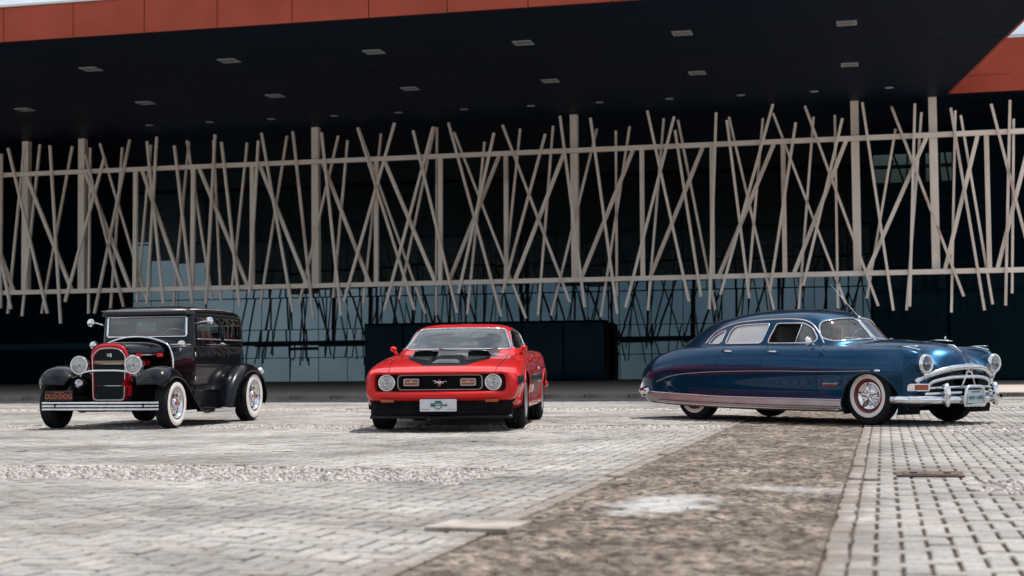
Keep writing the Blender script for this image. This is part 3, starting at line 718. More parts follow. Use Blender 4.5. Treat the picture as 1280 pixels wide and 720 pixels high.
# ================================================================== shared car pieces
def wheel_set(root, pts, R_, w, rim_r, kind, steer=0):
    """tyre with whitewall, rim and hub cap as sub-parts; outer face towards local -y of the wheel"""
    made = []
    hw = w/2
    tp = [(rim_r*.93, hw*.55), (rim_r, hw*.80), (rim_r+.02, hw*.93), (rim_r+(R_-rim_r)*.45, hw*1.02), (R_-.035, hw*.93), (R_-.012, hw*.80), (R_-.003, hw*.6), (R_, hw*.3), (R_-.004, hw*.28), (R_-.004, hw*.22), (R_, hw*.2), (R_+.001, 0)]
    tp = tp+[(r, -h) for r, h in reversed(tp[:-1])]
    for (x, y) in pts:
        s = -1 if y < 0 else 1
        t = mk('tyre', lathe([(r, h) for r, h in tp], 56), M['rubber'], root, smooth=True, loc=(x, y, R_), rot=(0, 0, 0 if s < 0 else math.pi))
        if kind != 'mag':
            ww0, ww1 = rim_r+.012, rim_r+(R_-rim_r)*(.40 if kind == 'star' else .70)
            g = []
            for k in range(7):
                r = ww0+(ww1-ww0)*k/6; f = (r-rim_r)/(R_-rim_r)
                g.append((r, -(hw*(.93+.10*math.sin(math.pi*min(1, f*1.25))))-.003))
            mk('whitewall', lathe(g, 56), M['whitewall'], t, smooth=True)
        if kind == 'star':
            mk('rim', lathe([(rim_r+.016, -hw*.92), (rim_r-.005, -hw*.97), (rim_r-.012, -hw*.85), (rim_r-.024, -hw*.60), (rim_r-.028, -hw*.45)], 48), M['wheel_red'], t, smooth=True)
            mk('hub_cap', lathe([(rim_r-.026, -hw*.50), (rim_r-.029, -hw*.74), (rim_r-.042, -hw*.78), (rim_r-.062, -hw*.62), (rim_r*.55, -hw*.55), (rim_r*.38, -hw*.70), (.001, -hw*.74)], 48), M['chrome'], t, smooth=True)
            sp = []
            for k in range(5):
                a = 2*math.pi*k/5+.35; ca, sa = math.cos(a), math.sin(a); q = rim_r-.040
                sp.append(tube([(.02*ca, -hw*.86, .02*sa), (q*.5*ca, -hw*.92, q*.5*sa), (q*ca, -hw*.80, q*sa)], [.026, .020, .012], 6))
                b_ = a+2*math.pi/10
                sp.append(ellipsoid((q*.62*math.cos(b_), -hw*.60, q*.62*math.sin(b_)), (.022, .012, .022), 8, 6))
            mk('hub_star', merge(*sp, ellipsoid((0, -hw*.84, 0), (.045, .03, .045), 14, 8)), M['chrome'], t, smooth=True)
        elif kind == 'slot':
            mk('rim', lathe([(rim_r+.014, -hw*.93), (rim_r-.004, -hw*1.0), (rim_r-.012, -hw*.90), (rim_r-.02, -hw*.70), (rim_r-.035, -hw*.55), (rim_r*.72, -hw*.42), (rim_r*.5, -hw*.62), (rim_r*.40, -hw*.66), (rim_r*.36, -hw*.60), (.001, -hw*.60)], 48), M['chrome'], t, smooth=True)
            sl = []
            for k in range(8):
                a = 2*math.pi*k/8; q = rim_r*.77
                V_, F_ = ellipsoid((0, 0, 0), (.034, .010, .013), 10, 6)
                V_ = [(q*math.cos(a)+vx*math.cos(a+math.pi/2)-vz*math.sin(a+math.pi/2), -hw*.44+vy, q*math.sin(a)+vx*math.sin(a+math.pi/2)+vz*math.cos(a+math.pi/2)) for vx, vy, vz in V_]
                sl.append((V_, F_))
            mk('rim_slots', merge(*sl), M['chassis'], t, smooth=True)
            mk('hub_cap', lathe([(rim_r*.37, -hw*.60), (rim_r*.36, -hw*.80), (rim_r*.28, -hw*.95), (rim_r*.12, -hw*1.02), (.001, -hw*1.03)], 32), M['chrome'], t, smooth=True)
            mk('hub_badge', lathe([(rim_r*.13, -hw*1.0), (rim_r*.12, -hw*1.06), (.001, -hw*1.07)], 20), M['red_lens'], t, smooth=True)
        else:
            mk('rim', lathe([(rim_r+.012, -hw*.90), (rim_r+.006, -hw*1.0), (rim_r-.012, -hw*.98), (rim_r-.02, -hw*.60), (rim_r-.03, -hw*.2), (.001, -hw*.15)], 48), M['satin'], t, smooth=True)
            sp = []
            for k in range(5):
                a = 2*math.pi*k/5; q = rim_r-.02
                sp.append(tube([(.03*math.cos(a), -hw*.55, .03*math.sin(a)), (q*math.cos(a), -hw*.68, q*math.sin(a))], [.05, .03], 6))
            mk('wheel_spokes', merge(*sp), M['satin'], t, smooth=True)
            mk('hub_cap', lathe([(.055, -hw*.4), (.052, -hw*.75), (.001, -hw*.80)], 20), M['chrome'], t, smooth=True)
        mk('wheel_back', lathe([(rim_r*1.0, hw*.5), (rim_r*.9, hw*.2), (.001, hw*.15)], 24), M['chassis'], t, smooth=True)
        made.append(t)
    return made
def section_loft(xs, ctrl, nx, nt_, x_samples=None, tight=.75):
    """ctrl[station][k] = (y, z) half section from the sill up to the centre line; returns full mirrored grid"""
    C = np.array(ctrl, float); full = np.concatenate([C, C[:, -2::-1] if abs(C[0, -1, 0]) < 1e-6 else C[:, ::-1]], 1)
    n0 = C.shape[1]
    full[:, n0:, 0] *= -1
    X = x_samples if x_samples is not None else np.linspace(xs[0], xs[-1], nx)
    K_ = full.shape[1]; kn = np.concatenate([[0]*3, np.linspace(0, 1, K_-2), [1]*3])
    gre = np.array([kn[i+1:i+4].mean() for i in range(K_)])
    fit = np.linalg.solve(bspline_basis(K_, gre), full.transpose(1, 0, 2).reshape(K_, -1)).reshape(K_, len(xs), 2).transpose(1, 0, 2)
    full = full+(fit-full)*tight
    ctl = pchip(xs, full, X)
    N = bspline_basis(K_, np.linspace(0, 1, nt_))
    S = np.einsum('tk,xkd->xtd', N, ctl)
    V = np.zeros((len(X), nt_, 3)); V[..., 0] = X[:, None]; V[..., 1:] = S
    return V
def ring_loft(zs, rings, nz_, nt_, zsamp=None):
    """rings[level][k] = (x, y) half outline from front centre to rear centre (y>=0); levels climb in z"""
    C = np.array(rings, float); back = C[:, -2:0:-1].copy(); back[..., 1] *= -1
    full = np.concatenate([C, back], 1)
    Z = zsamp if zsamp is not None else np.linspace(zs[0], zs[-1], nz_)
    ctl = pchip(zs, full, Z)
    N = bspline_basis(full.shape[1], np.arange(nt_)/nt_, closed=True)
    S = np.einsum('tk,zkd->ztd', N, ctl)
    V = np.zeros((len(Z), nt_, 3)); V[..., :2] = S; V[..., 2] = Z[:, None]
    return V
def strip_between(path, off, r, n=6): return tube([(p[0], p[1], p[2]) for p in path], r, n)
def lamp(root, c, r, name='headlight', depth=.10, rim_mat='chrome', fwd=(1, 0, 0)):
    """round headlamp facing +x: bowl, bright rim, ribbed lens"""
    b = mk(name, lathe([(r*.98, 0), (r*.92, -depth*.4), (r*.6, -depth*.8), (.001, -depth)], 28, 'x'), M['reflector'], root, smooth=True, loc=c)
    mk('lens', lathe([(.001, .030), (r*.5, .024), (r*.85, .010), (r*.97, -.002)], 28, 'x'), M['lens'], b, smooth=True)
    ring = [(c_ := 0)]
    P_ = [(0.002, r*math.cos(t), r*math.sin(t)) for t in np.arange(36)*2*math.pi/36]
    mk('lamp_rim', tube(P_, r*.10, 8, closed=True), M[rim_mat], b, smooth=True)
    mk('bulb_shield', merge(ellipsoid((-.01, 0, 0), (.015, r*.22, r*.22), 12, 8), box((.012, 0, 0), (.006, r*1.5, r*.07))), M['satin'], b, smooth=True)
    return b
def text_mesh(name, body, size, mat, parent, loc, rot, depth=.002):
    cu = bpy.data.curves.new(name, 'FONT'); cu.body = body; cu.size = size; cu.extrude = depth; cu.align_x = 'CENTER'; cu.align_y = 'CENTER'
    tmp = bpy.data.objects.new('tmp', cu); col.objects.link(tmp)
    bpy.context.view_layer.update()
    me = bpy.data.meshes.new_from_object(tmp.evaluated_get(bpy.context.evaluated_depsgraph_get()))
    bpy.data.objects.remove(tmp); me.materials.clear(); me.materials.append(mat)
    o = bpy.data.objects.new(name, me); col.objects.link(o); o.parent = parent; o.location = loc; o.rotation_euler = rot
    return o
FRONT = (R(90), 0, R(90))     # lettering that reads from in front of the car
# ================================================================== dark blue fastback sedan (origin mid wheelbase, x forward)
def paint(name, c, c2, metal=0, rough=.3, flake=0):
    mt = pbr(name, c, rough, metal, 1.0, coatr=.02, spec=.12)
    return noise_vary(mt, c, c2, 1.6, 4, .3, .7)
M['blue'] = paint('deep blue lacquer', (.0005, .040, .098), (.0008, .046, .112), .72, .28)
M['wheel_red'] = noise_vary(pbr('red rim', (.17, .008, .012), .35, 0, .6), (.13, .006, .01), (.20, .01, .015), 12)
M['shade'] = noise_vary(pbr('pale window shade', (.85, .81, .78), .8), (.80, .76, .72), (.88, .85, .82), 6)
M['glow_panel'] = pbr('tan curtain', (.55, .27, .12), .9); n_, l_ = nt(M['glow_panel'])
tl_ = n_.new('ShaderNodeBsdfTranslucent'); tl_.inputs['Color'].default_value = (.62, .30, .13, 1); ms_ = n_.new('ShaderNodeMixShader'); ms_.inputs['Fac'].default_value = .6
l_.new(n_['Principled BSDF'].outputs[0], ms_.inputs[1]); l_.new(tl_.outputs[0], ms_.inputs[2]); l_.new(ms_.outputs[0], n_['Material Output'].inputs['Surface'])
hud = empty('blue_sedan', (4.009, 20.168, 0), R(-51.5), .975)
tag(hud, 'dark blue fastback sedan with whitewall tyres and chrome grille, parked side on', 'car', 'parked classic cars')
YL = lambda s: (lambda V: V[:, 1]*s > .30)
# ---- lower body
HX = [-2.72, -2.69, -2.60, -2.42, -2.15, -1.75, -1.2, -.5, .3, .9, 1.3, 1.65, 1.95, 2.12, 2.24, 2.32, 2.37, 2.385]
#        under      sill       rocker     crease     upper      shoulder   top out    valley     inner      centre
HC = [
 [(.10, .40), (.16, .38), (.20, .42), (.24, .50), (.22, .58), (.18, .62), (.14, .64), (.10, .65), (.05, .655), (0, .655)],
 [(.28, .33), (.40, .30), (.52, .38), (.60, .52), (.58, .62), (.50, .68), (.42, .71), (.30, .735), (.15, .745), (0, .745)],
 [(.45, .28), (.62, .25), (.72, .36), (.78, .56), (.74, .68), (.66, .745), (.58, .775), (.42, .81), (.2, .83), (0, .83)],
 [(.55, .26), (.76, .22), (.85, .34), (.895, .58), (.86, .73), (.78, .82), (.68, .86), (.48, .90), (.24, .92), (0, .92)],
 [(.6, .25), (.85, .21), (.925, .34), (.955, .62), (.92, .79), (.84, .90), (.74, .945), (.5, .985), (.25, 1.0), (0, 1.0)],
 [(.6, .24), (.90, .19), (.955, .33), (.978, .65), (.945, .85), (.86, .965), (.76, 1.005), (.5, 1.03), (.25, 1.04), (0, 1.04)],
 [(.6, .22), (.915, .175), (.968, .32), (.988, .66), (.955, .88), (.87, .99), (.77, 1.02), (.5, 1.04), (.25, 1.05), (0, 1.05)],
 [(.6, .20), (.92, .155), (.970, .31), (.990, .66), (.955, .89), (.87, .995), (.77, 1.025), (.5, 1.04), (.25, 1.05), (0, 1.05)],
 [(.6, .19), (.92, .15), (.970, .31), (.990, .66), (.955, .88), (.87, .985), (.77, 1.02), (.5, 1.04), (.25, 1.05), (0, 1.05)],
 [(.6, .19), (.92, .15), (.970, .31), (.990, .66), (.955, .86), (.87, .965), (.76, 1.00), (.56, 1.02), (.28, 1.055), (0, 1.06)],
 [(.6, .19), (.92, .15), (.970, .31), (.990, .66), (.955, .84), (.88, .955), (.75, .985), (.56, .955), (.32, 1.04), (0, 1.075)],
 [(.6, .20), (.91, .17), (.960, .32), (.985, .65), (.955, .83), (.88, .95), (.74, .975), (.55, .905), (.32, 1.01), (0, 1.055)],
 [(.6, .22), (.87, .20), (.925, .33), (.965, .62), (.945, .81), (.87, .935), (.73, .955), (.53, .845), (.32, .965), (0, 1.025)],
 [(.55, .24), (.80, .23), (.87, .34), (.925, .60), (.915, .79), (.85, .91), (.72, .93), (.51, .79), (.30, .915), (0, .985)],
 [(.42, .27), (.60, .27), (.68, .36), (.75, .55), (.82, .73), (.80, .86), (.70, .885), (.48, .72), (.27, .84), (0, .935)],
 [(.30, .31), (.44, .33), (.50, .40), (.56, .52), (.64, .66), (.66, .76), (.60, .775), (.42, .65), (.23, .745), (0, .87)],
 [(.22, .36), (.31, .37), (.35, .43), (.39, .52), (.42, .60), (.42, .65), (.38, .66), (.29, .60), (.16, .66), (0, .78)],
 [(.14, .42), (.20, .43), (.23, .47), (.25, .52), (.26, .56), (.25, .59), (.23, .60), (.18, .58), (.1, .61), (0, .69)],
]
xsamp = np.concatenate([np.linspace(-2.72, -2.4, 22)[:-1], np.linspace(-2.4, 1.15, 150)[:-1], np.linspace(1.15, 2.1, 64)[:-1], np.linspace(2.1, 2.385, 30)])
hv = section_loft(HX, HC, 0, 190, xsamp)
H = Skin(hv)
arch = [(1.655+.43*math.cos(t), .255+.405*math.sin(t)) for t in np.linspace(-.5, math.pi+.5, 40)]+[(1.2, -.1), (2.1, -.1)]
low = lambda s: (lambda V: (V[:, 1]*s > .45))
def doorpoly(x0, x1, x0b, x1b): return [(x0b, .325), (x1b, .325), (x1, .93), (x1, 1.30), (x0, 1.30), (x0, .93)]
for s in (-1, 1):
    H.cut(9, arch, 'side', low(s), .011)
    H.cut(2 if s < 0 else 3, [(-2.30, .10), (1.25, .06), (1.25, .31), (.82, .315), (-1.0, .335), (-2.30, .385), (-2.55, .40)], 'side', low(s), .009, only=[0])
    H.cut(4 if s < 0 else 5, doorpoly(-.06, .89, -.17, .83), 'side', lambda V, s=s: (V[:, 1]*s > .72), .009, only=[0])
    H.cut(6 if s < 0 else 7, doorpoly(-.86, -.09, -1.0, -.19), 'side', lambda V, s=s: (V[:, 1]*s > .72), .009, only=[0])
H.cut(8, [(1.12, -.56), (1.6, -.52), (2.05, -.40), (2.28, -.24), (2.36, -.08), (2.36, .08), (2.28, .24), (2.05, .40), (1.6, .52), (1.12, .56)], 'top', lambda V: (V[:, 2] > .62), .0, only=[0])
H.cut(10, rpoly([(-.70, .40), (.70, .40), (.62, .58), (.3, .675), (0, .70), (-.3, .675), (-.62, .58)], .08), 'front', lambda V: V[:, 0] > 2.12, .013, only=[0, 8])
H.cut(11, rpoly([(.92, -.30), (.72, -.60), (.3, -.68), (-.9, -.68), (-1.6, -.52), (-1.9, -.3), (-1.9, .3), (-1.6, .52), (-.9, .68), (.3, .68), (.72, .60), (.92, .30)], .05), 'top', lambda V: V[:, 2] > .9, .0, only=[0])
body = mk('body', H.part(0), M['blue'], hud, smooth=True)
for l, nm in ((2, 'rocker_panel'), (3, 'rocker_panel')): mk(nm, H.part(l), M['satin'], hud, smooth=True)
drs = {}
for l in (4, 5): drs[l] = mk('front_door', H.part(l), M['blue'], hud, smooth=True)
for l in (6, 7): drs[l] = mk('rear_door', H.part(l), M['blue'], hud, smooth=True)
mk('bonnet', H.part(8), M['blue'], hud, smooth=True)
mk('grille_opening', H.part(10), M['chassis'], hud, smooth=True)
def seam(SK, pts, proj, mask, parent, r=.0045, off=-.002, mat='chassis', name='door_gap', n=60):
    p = SK.drape(smooth_path(pts, n) if len(pts) > 3 else np.array([np.array(pts[0])+(np.array(pts[-1])-np.array(pts[0]))*t for t in np.linspace(0, 1, n)]) if len(pts) == 2 else smooth_path(pts, n), proj, mask, off)
    return mk(name, tube(p, r, 6), M[mat], parent, smooth=True)
for s in (-1, 1):
    mk_s = lambda V, s=s: V[:, 1]*s > .72
    for a, b in (((-.86, 1.0), (-1.0, .335)), ((-.075, 1.0), (-.18, .33)), ((.89, .97), (.83, .32))):
        seam(H, [a, ((a[0]*.7+b[0]*.3), .80), ((a[0]*.35+b[0]*.65), .55), b], 'side', mk_s, hud)
    # chrome bead along the top of the rocker and at the bottom edge, body crease highlight painted as a pale strip
    seam(H, [(-2.30, .388), (-1.6, .36), (-.9, .336), (0, .325), (1.20, .312)], 'side', mk_s, hud, .008, .004, 'chrome', 'rocker_bead', 90)
    seam(H, [(-2.15, .245), (-1.6, .225), (-.9, .205), (0, .19), (1.18, .185)], 'side', mk_s, hud, .008, .004, 'chrome', 'rocker_bead', 90)
    seam(H, [(-2.12, .28), (-1.6, .265), (-.9, .25), (0, .235), (1.19, .23)], 'side', mk_s, hud, .004, .002, 'chassis', 'rocker_groove', 90)
    seam(H, [(-2.12, .53), (-1.9, .59), (-1.6, .635), (-.95, .668), (0, .678), (.9, .668), (1.70, .675)], 'side', mk_s, hud, [.003]*6+[.010]*74+[.004]*13 if False else .0055, .0015, 'satin', 'crease_highlight', 90)
    # handles, badge, marker lamp
    for hx, hz in ((-.83, .945), (-.02, .93)):
        q = H.drape([(hx, hz)], 'side', mk_s, .0)[0]; y = q[1]
        mk('door_handle', merge(tube([(hx-.005, y+s*.012, hz), (hx+.07, y+s*.034, hz+.004), (hx+.17, y+s*.030, hz-.002)], [.014, .013, .009], 8), ellipsoid((hx, y, hz), (.024, .02, .016), 10, 8)), M['chrome'], drs[{(-1, True): 6, (-1, False): 4, (1, True): 7, (1, False): 5}[(s, hx < -.5)]], smooth=True)
    q = H.drape([(1.06, .50), (1.06, .48)], 'side', mk_s, 0)
    mk('fender_badge', merge(box((1.06, q[0][1]+s*.004, .513), (.24, .018, .020))), M['chrome'], hud, bevel=.004)
    mk('badge_inlay', box((1.06, q[1][1]+s*.004, .487), (.24, .014, .022)), M['wheel_red'], hud)
    q = H.drape([(1.80, .672)], 'side', mk_s, 0)[0]
    mk('marker_lamp', ellipsoid((1.80, q[1]+s*.008, .675), (.05, .022, .020), 14, 8), M['chrome'], hud, smooth=True)
    # wheel-arch lip and inner liner
    al = [p for p in arch if p[1] > .16]
    seam(H, al, 'side', low(s), hud, .010, .0, 'blue', 'arch_lip', 60)
    V_, F_ = [], []
    for t in np.linspace(-.3, math.pi+.3, 24):
        for yy in (.955, .50): V_.append((1.655+.425*math.cos(t), s*yy, .255+.40*math.sin(t)))
    for k in range(23): F_.append((2*k, 2*k+1, 2*k+3, 2*k+2))
    mk('wheel_well', (V_, F_), M['chassis'], hud, smooth=True)
mk('underbody', merge(box((-.55, 0, .38), (3.3, 1.05, .30)), box((1.80, 0, .46), (.5, .9, .16)), box((-.4, 0, .27), (2.8, 1.66, .12)), box((-1.7, 0, .55), (1.2, 1.15, .5))), M['chassis'], hud)
# ---- greenhouse
GZ = [.95, 1.05, 1.15, 1.25, 1.345, 1.42, 1.475, 1.505, 1.520]
GR = [
 [(1.16, 0), (1.13, .22), (1.04, .50), (.84, .72), (.50, .80), (-.1, .815), (-.8, .80), (-1.35, .73), (-1.9, .58), (-2.38, .32), (-2.56, .12), (-2.58, 0)],
 [(1.05, 0), (1.02, .22), (.93, .48), (.74, .69), (.42, .765), (-.1, .78), (-.78, .765), (-1.28, .695), (-1.80, .54), (-2.22, .29), (-2.38, .11), (-2.40, 0)],
 [(.94, 0), (.915, .21), (.83, .455), (.655, .65), (.36, .725), (-.1, .74), (-.76, .725), (-1.22, .655), (-1.70, .50), (-2.07, .27), (-2.22, .10), (-2.24, 0)],
 [(.84, 0), (.815, .20), (.74, .43), (.575, .61), (.31, .68), (-.1, .695), (-.74, .68), (-1.16, .61), (-1.58, .46), (-1.90, .25), (-2.04, .10), (-2.06, 0)],
 [(.735, 0), (.71, .19), (.64, .40), (.49, .565), (.26, .63), (-.1, .645), (-.70, .63), (-1.08, .56), (-1.42, .42), (-1.68, .23), (-1.80, .09), (-1.82, 0)],
 [(.58, 0), (.56, .17), (.49, .35), (.36, .49), (.16, .55), (-.12, .565), (-.62, .55), (-.94, .48), (-1.20, .35), (-1.38, .19), (-1.46, .08), (-1.47, 0)],
 [(.36, 0), (.345, .13), (.30, .25), (.20, .36), (.05, .41), (-.15, .42), (-.50, .41), (-.72, .35), (-.90, .26), (-1.03, .14), (-1.09, .06), (-1.10, 0)],
 [(.12, 0), (.11, .08), (.08, .15), (.02, .21), (-.07, .235), (-.2, .24), (-.40, .235), (-.53, .20), (-.63, .15), (-.70, .08), (-.73, .04), (-.74, 0)],
 [(-.28, 0), (-.282, .01), (-.284, .015), (-.288, .02), (-.29, .024), (-.30, .025), (-.31, .024), (-.315, .02), (-.318, .015), (-.32, .01), (-.322, .005), (-.323, 0)]]
zs_ = np.concatenate([np.linspace(.95, 1.40, 48)[:-1], np.linspace(1.40, 1.475, 14)[:-1], np.linspace(1.475, 1.505, 9)[:-1], np.linspace(1.505, 1.520, 8)])
gv = ring_loft(GZ, GR, 0, 460, zs_)
G = Skin(gv, closed_v=True)
q_win = rpoly([(-1.36, 1.055), (-1.07, 1.055), (-1.03, 1.235), (-1.12, 1.225), (-1.27, 1.155)], .035)
r_win = rpoly([(-.97, 1.05), (-.27, 1.045), (-.20, 1.31), (-.62, 1.305), (-.86, 1.285), (-.93, 1.22)], .05)
f_win = rpoly([(-.16, 1.045), (.585, 1.035), (.63, 1.09), (.51, 1.23), (.37, 1.30), (-.08, 1.31)], .045)
# windscreen panes (front view: y, z)
w_pane = rpoly([(.022, 1.095), (.40, 1.065), (.60, 1.055), (.655, 1.10), (.585, 1.25), (.53, 1.315), (.30, 1.355), (.022, 1.365)], .05)
wins = {}
side = lambda s: (lambda V: (V[:, 1]*s > .2) & (V[:, 0] < .78))
frontm = lambda V: V[:, 0] > .40
li = 1
for s in (-1, 1):
    for nm, pl_ in (('q', q_win), ('r', r_win), ('f', f_win)):
        G.cut(li, pl_, 'side', side(s), .0125, only=[0]); wins[(nm, s)] = li; li += 1
for s in (-1, 1):
    G.cut(li, [(y*s, z) for y, z in w_pane], 'front', frontm, .009, only=[0]); wins[('w', s)] = li; li += 1
rw = rpoly([(-.34, 1.13), (.34, 1.13), (.26, 1.30), (-.26, 1.30)], .08)
G.cut(li, rw, 'front', lambda V: V[:, 0] < -1.3, .012, only=[0]); wins['rear'] = li
roof_h = mk('roof', G.part(0), M['blue'], hud, smooth=True)
def inner(vf, k=.012):
    v = np.array(vf[0]); c = np.array([-.3, 0, 1.0]); d = v-c; return (c+d*(1-k)).tolist(), vf[1]
for s in (-1, 1):
    for nm, pl_, oname in (('q', q_win, 'quarter_window'), ('r', r_win, 'rear_window'), ('f', f_win, 'front_window')):
        vf = inner(G.part(wins[(nm, s)]))
        mat_ = M['side_glass']
        if nm == 'f' and s < 0:                      # this window is wound down: only the vent pane is up
            vv = np.array(vf[0]); ff = np.array([f for f in vf[1] if vv[f, 0].mean() > .335]); uu_, ii_ = np.unique(ff, return_inverse=True); vf = (vv[uu_].tolist(), ii_.reshape(ff.shape).tolist())
        g_ = mk('vent_window' if nm == 'f' and s < 0 else oname, vf, mat_, hud, smooth=True)
        pth = G.loop(wins[(nm, s)])
        mk('window_trim', tube(pth, .0095, 6, closed=True), M['chrome'], g_, smooth=True)
        if nm in 'qr' and s > 0: mk('window_glow_panel', inner(vf, .02), M['glow_panel'], g_, smooth=True)  # translucent panel added so the far side of the cabin glows tan
        if nm in 'qr' and s < 0:
            mk('window_shade', inner(vf, .014), M['shade'], g_, smooth=True)
        if nm == 'f':
            d_ = G.drape([(.335, 1.305), (.33, 1.2), (.315, 1.04)], 'side', side(s), .0)
            mk('vent_divider', tube(d_, .008, 6), M['chrome'], g_, smooth=True)
    mk('windscreen_pane', inner(G.part(wins[('w', s)]), .008), M['car_glass'], hud, smooth=True)
    pth = G.loop(wins[('w', s)])
    mk('windscreen_trim', tube(pth, .011, 6, closed=True), M['chrome'], hud, smooth=True)
    dr = smooth_path([(-1.42, 1.06), (-1.36, 1.15), (-1.22, 1.24), (-.86, 1.335), (-.3, 1.365), (.2, 1.36), (.44, 1.31), (.60, 1.18), (.73, 1.03)], 70)
    mk('drip_rail', tube(G.drape(dr, 'side', side(s) if False else (lambda V, s=s: (V[:, 1]*s > .15) & (V[:, 0] < .9)), .004), .010, 6), M['chrome'], hud, smooth=True)
mk('windscreen_divider', tube(G.drape([(0.0, z) for z in np.linspace(1.07, 1.375, 8)], 'front', frontm, .004), [.034, .033, .032, .031, .03, .03, .029, .028], 8, flat=((1, 0, .9), .5)), M['chrome'], hud, smooth=True)
mk('rear_screen', inner(G.part(wins['rear'])), M['car_glass'], hud, smooth=True)
# headliner and cabin
lin = inner(G.part([0]), .03)
mk('headliner', lin, M['tan_trim'], hud, smooth=True)
def bench(x, z, h_, mat, nm, wd):
    return mk(nm, merge(box((x, 0, z), (.55, wd, .22)), box((x-.30, 0, z+.10+h_/2), (.16, wd, h_), ry=-.18)), M[mat], hud, bevel=.05)
bench(.12, .72, .48, 'grey_seat', 'front_seat', 1.16); bench(-.82, .72, .52, 'tan_trim', 'rear_seat', .92)
mk('dashboard', box((.70, 0, .98), (.25, 1.02, .14)), M['black_trim'], hud, bevel=.04)
mk('steering_wheel', merge(tube([(.50+.03*math.sin(t), .34+.19*math.cos(t), 1.06+.18*math.sin(t)) for t in np.arange(28)*2*math.pi/28], .012, 6, closed=True), tube([(.50, .16, 1.06), (.50, .53, 1.06)], .01, 6)), M['chrome'], hud, smooth=True)
mk('cabin_floor', box((-.3, 0, .62), (2.4, 1.5, .04)), M['chassis'], hud)
# ---- front end
fm = lambda V: V[:, 0] > 1.9
HLX = H.drape([(.705, .755)], 'front', fm)[0][0]
print('headlamp x', HLX)
def onfront(pts, off): return [tuple(p) for p in H.drape(pts, 'front', fm, off)]
for s in (-1, 1):
    lamp(hud, (HLX+.03, s*.705, .755), .098, depth=.12)
    mk('headlight_pod', merge(lathe([(.108, .004), (.120, -.02), (.122, -.08), (.112, -.16), (.07, -.26)], 30, 'x', (HLX+.027, s*.705, .755))), M['chrome' if False else 'blue'], hud, smooth=True)
    mk('headlight_bezel', lathe([(.098, .012), (.112, .016), (.122, .0), (.122, -.02)], 30, 'x', (HLX+.027, s*.705, .755)), M['chrome'], hud, smooth=True)
    mk('bezel_drop', tube([*onfront([(s*.705, .655), (s*.70, .60), (s*.69, .56)], .022)], [.03, .022, .012], 8), M['chrome'], hud, smooth=True)
    mk('fender_spear', merge(tube([(1.93, s*.715, .968), (2.05, s*.715, .965), (2.24, s*.705, .925)], [.006, .016, .010], 8), tube([(1.90, s*.715, .975), (2.10, s*.713, .975), (2.22, s*.71, .972)], [.004, .012, .012], 6, flat=((0, 0, 1), .5))), M['chrome'], hud, smooth=True)
    # parking lamp unit
    an = .80; nx_, ny_ = math.cos(an), s*math.sin(an); bx_ = H.drape([(s*.735, .470)], 'front', fm)[0][0]-.012
    at_ = lambda d, w: (bx_+nx_*d-w*math.sin(an), s*.735+ny_*d+s*w*math.cos(an), .470)
    pk = mk('parking_lamp', box(at_(0, 0), (.10, .27, .098), rz=s*an), M['chrome'], hud, bevel=.012)
    mk('amber_lens', box(at_(.048, -.035), (.02, .165, .066), rz=s*an), M['orange_lens'], pk, bevel=.004)
    mk('clear_lens', box(at_(.048, .088), (.02, .055, .066), rz=s*an), M['reflector'], pk, bevel=.004)
def arc(pts, r, nm, n=48, flat=None, ns=10): return mk(nm, tube(smooth_path(pts, n), r, ns, flat=flat), M['chrome'], hud, smooth=True)
arc([(2.455-.25*(abs(y)/.78)**2, y, z) for y, z in ((-.77, .535), (-.71, .585), (-.55, .645), (-.3, .70), (0, .716), (.3, .70), (.55, .645), (.71, .585), (.77, .535))], .038, 'grille_arch', 64)
arc([(2.27, -.62, .49), (2.33, -.55, .545), (2.39, -.30, .585), (2.42, 0, .592), (2.39, .30, .585), (2.33, .55, .545), (2.27, .62, .49)], .026, 'grille_bar', 48)
arc([(2.27, -.66, .455), (2.37, -.35, .465), (2.40, 0, .465), (2.37, .35, .465), (2.27, .66, .455)], .022, 'grille_bar', 40)
for s in (-1, 1):
    mk('grille_strut', tube([(2.44, s*.03, .67), (2.42, s*.15, .45)], .013, 8), M['chrome'], hud, smooth=True)
mk('grille_emblem', prism(rpoly([(-.055, .755), (.055, .755), (.06, .69), (0, .635), (-.06, .69)], .02), 2.43, 2.465, 'yz'), M['chrome'], hud, bevel=.008)
mk('emblem_shield', prism(rpoly([(-.030, .735), (.030, .735), (.033, .69), (0, .655), (-.033, .69)], .01), 2.465, 2.473, 'yz'), M['wheel_red'], hud)
# bumper bar wrapped round the corners, overriders, plate guard
bp_ = smooth_path([(1.98, -.945, .325), (2.12, -.945, .325), (2.27, -.87, .322), (2.38, -.60, .318), (2.44, -.25, .315), (2.45, 0, .315), (2.44, .25, .315), (2.38, .60, .318), (2.27, .87, .322), (2.12, .945, .325), (1.98, .945, .325)], 80)
mk('front_bumper', tube(bp_, [.03]+[.052]*(len(bp_)-2)+[.03], 12, flat=((1, 0, 0), .8)), M['chrome'], hud, smooth=True)
arc([(2.33, -.75, .39), (2.43, -.4, .40), (2.46, -.2, .40)], .018, 'bumper_rail', 12); arc([(2.33, .75, .39), (2.43, .4, .40), (2.46, .2, .40)], .018, 'bumper_rail', 12)
for s in (-1, 1):
    mk('bumper_overrider', tube([(2.455, s*.50, .245), (2.47, s*.50, .28), (2.475, s*.50, .36), (2.465, s*.50, .44), (2.44, s*.50, .50)], [.035, .032, .040, .045, .05], 10), M['chrome'], hud, smooth=True)
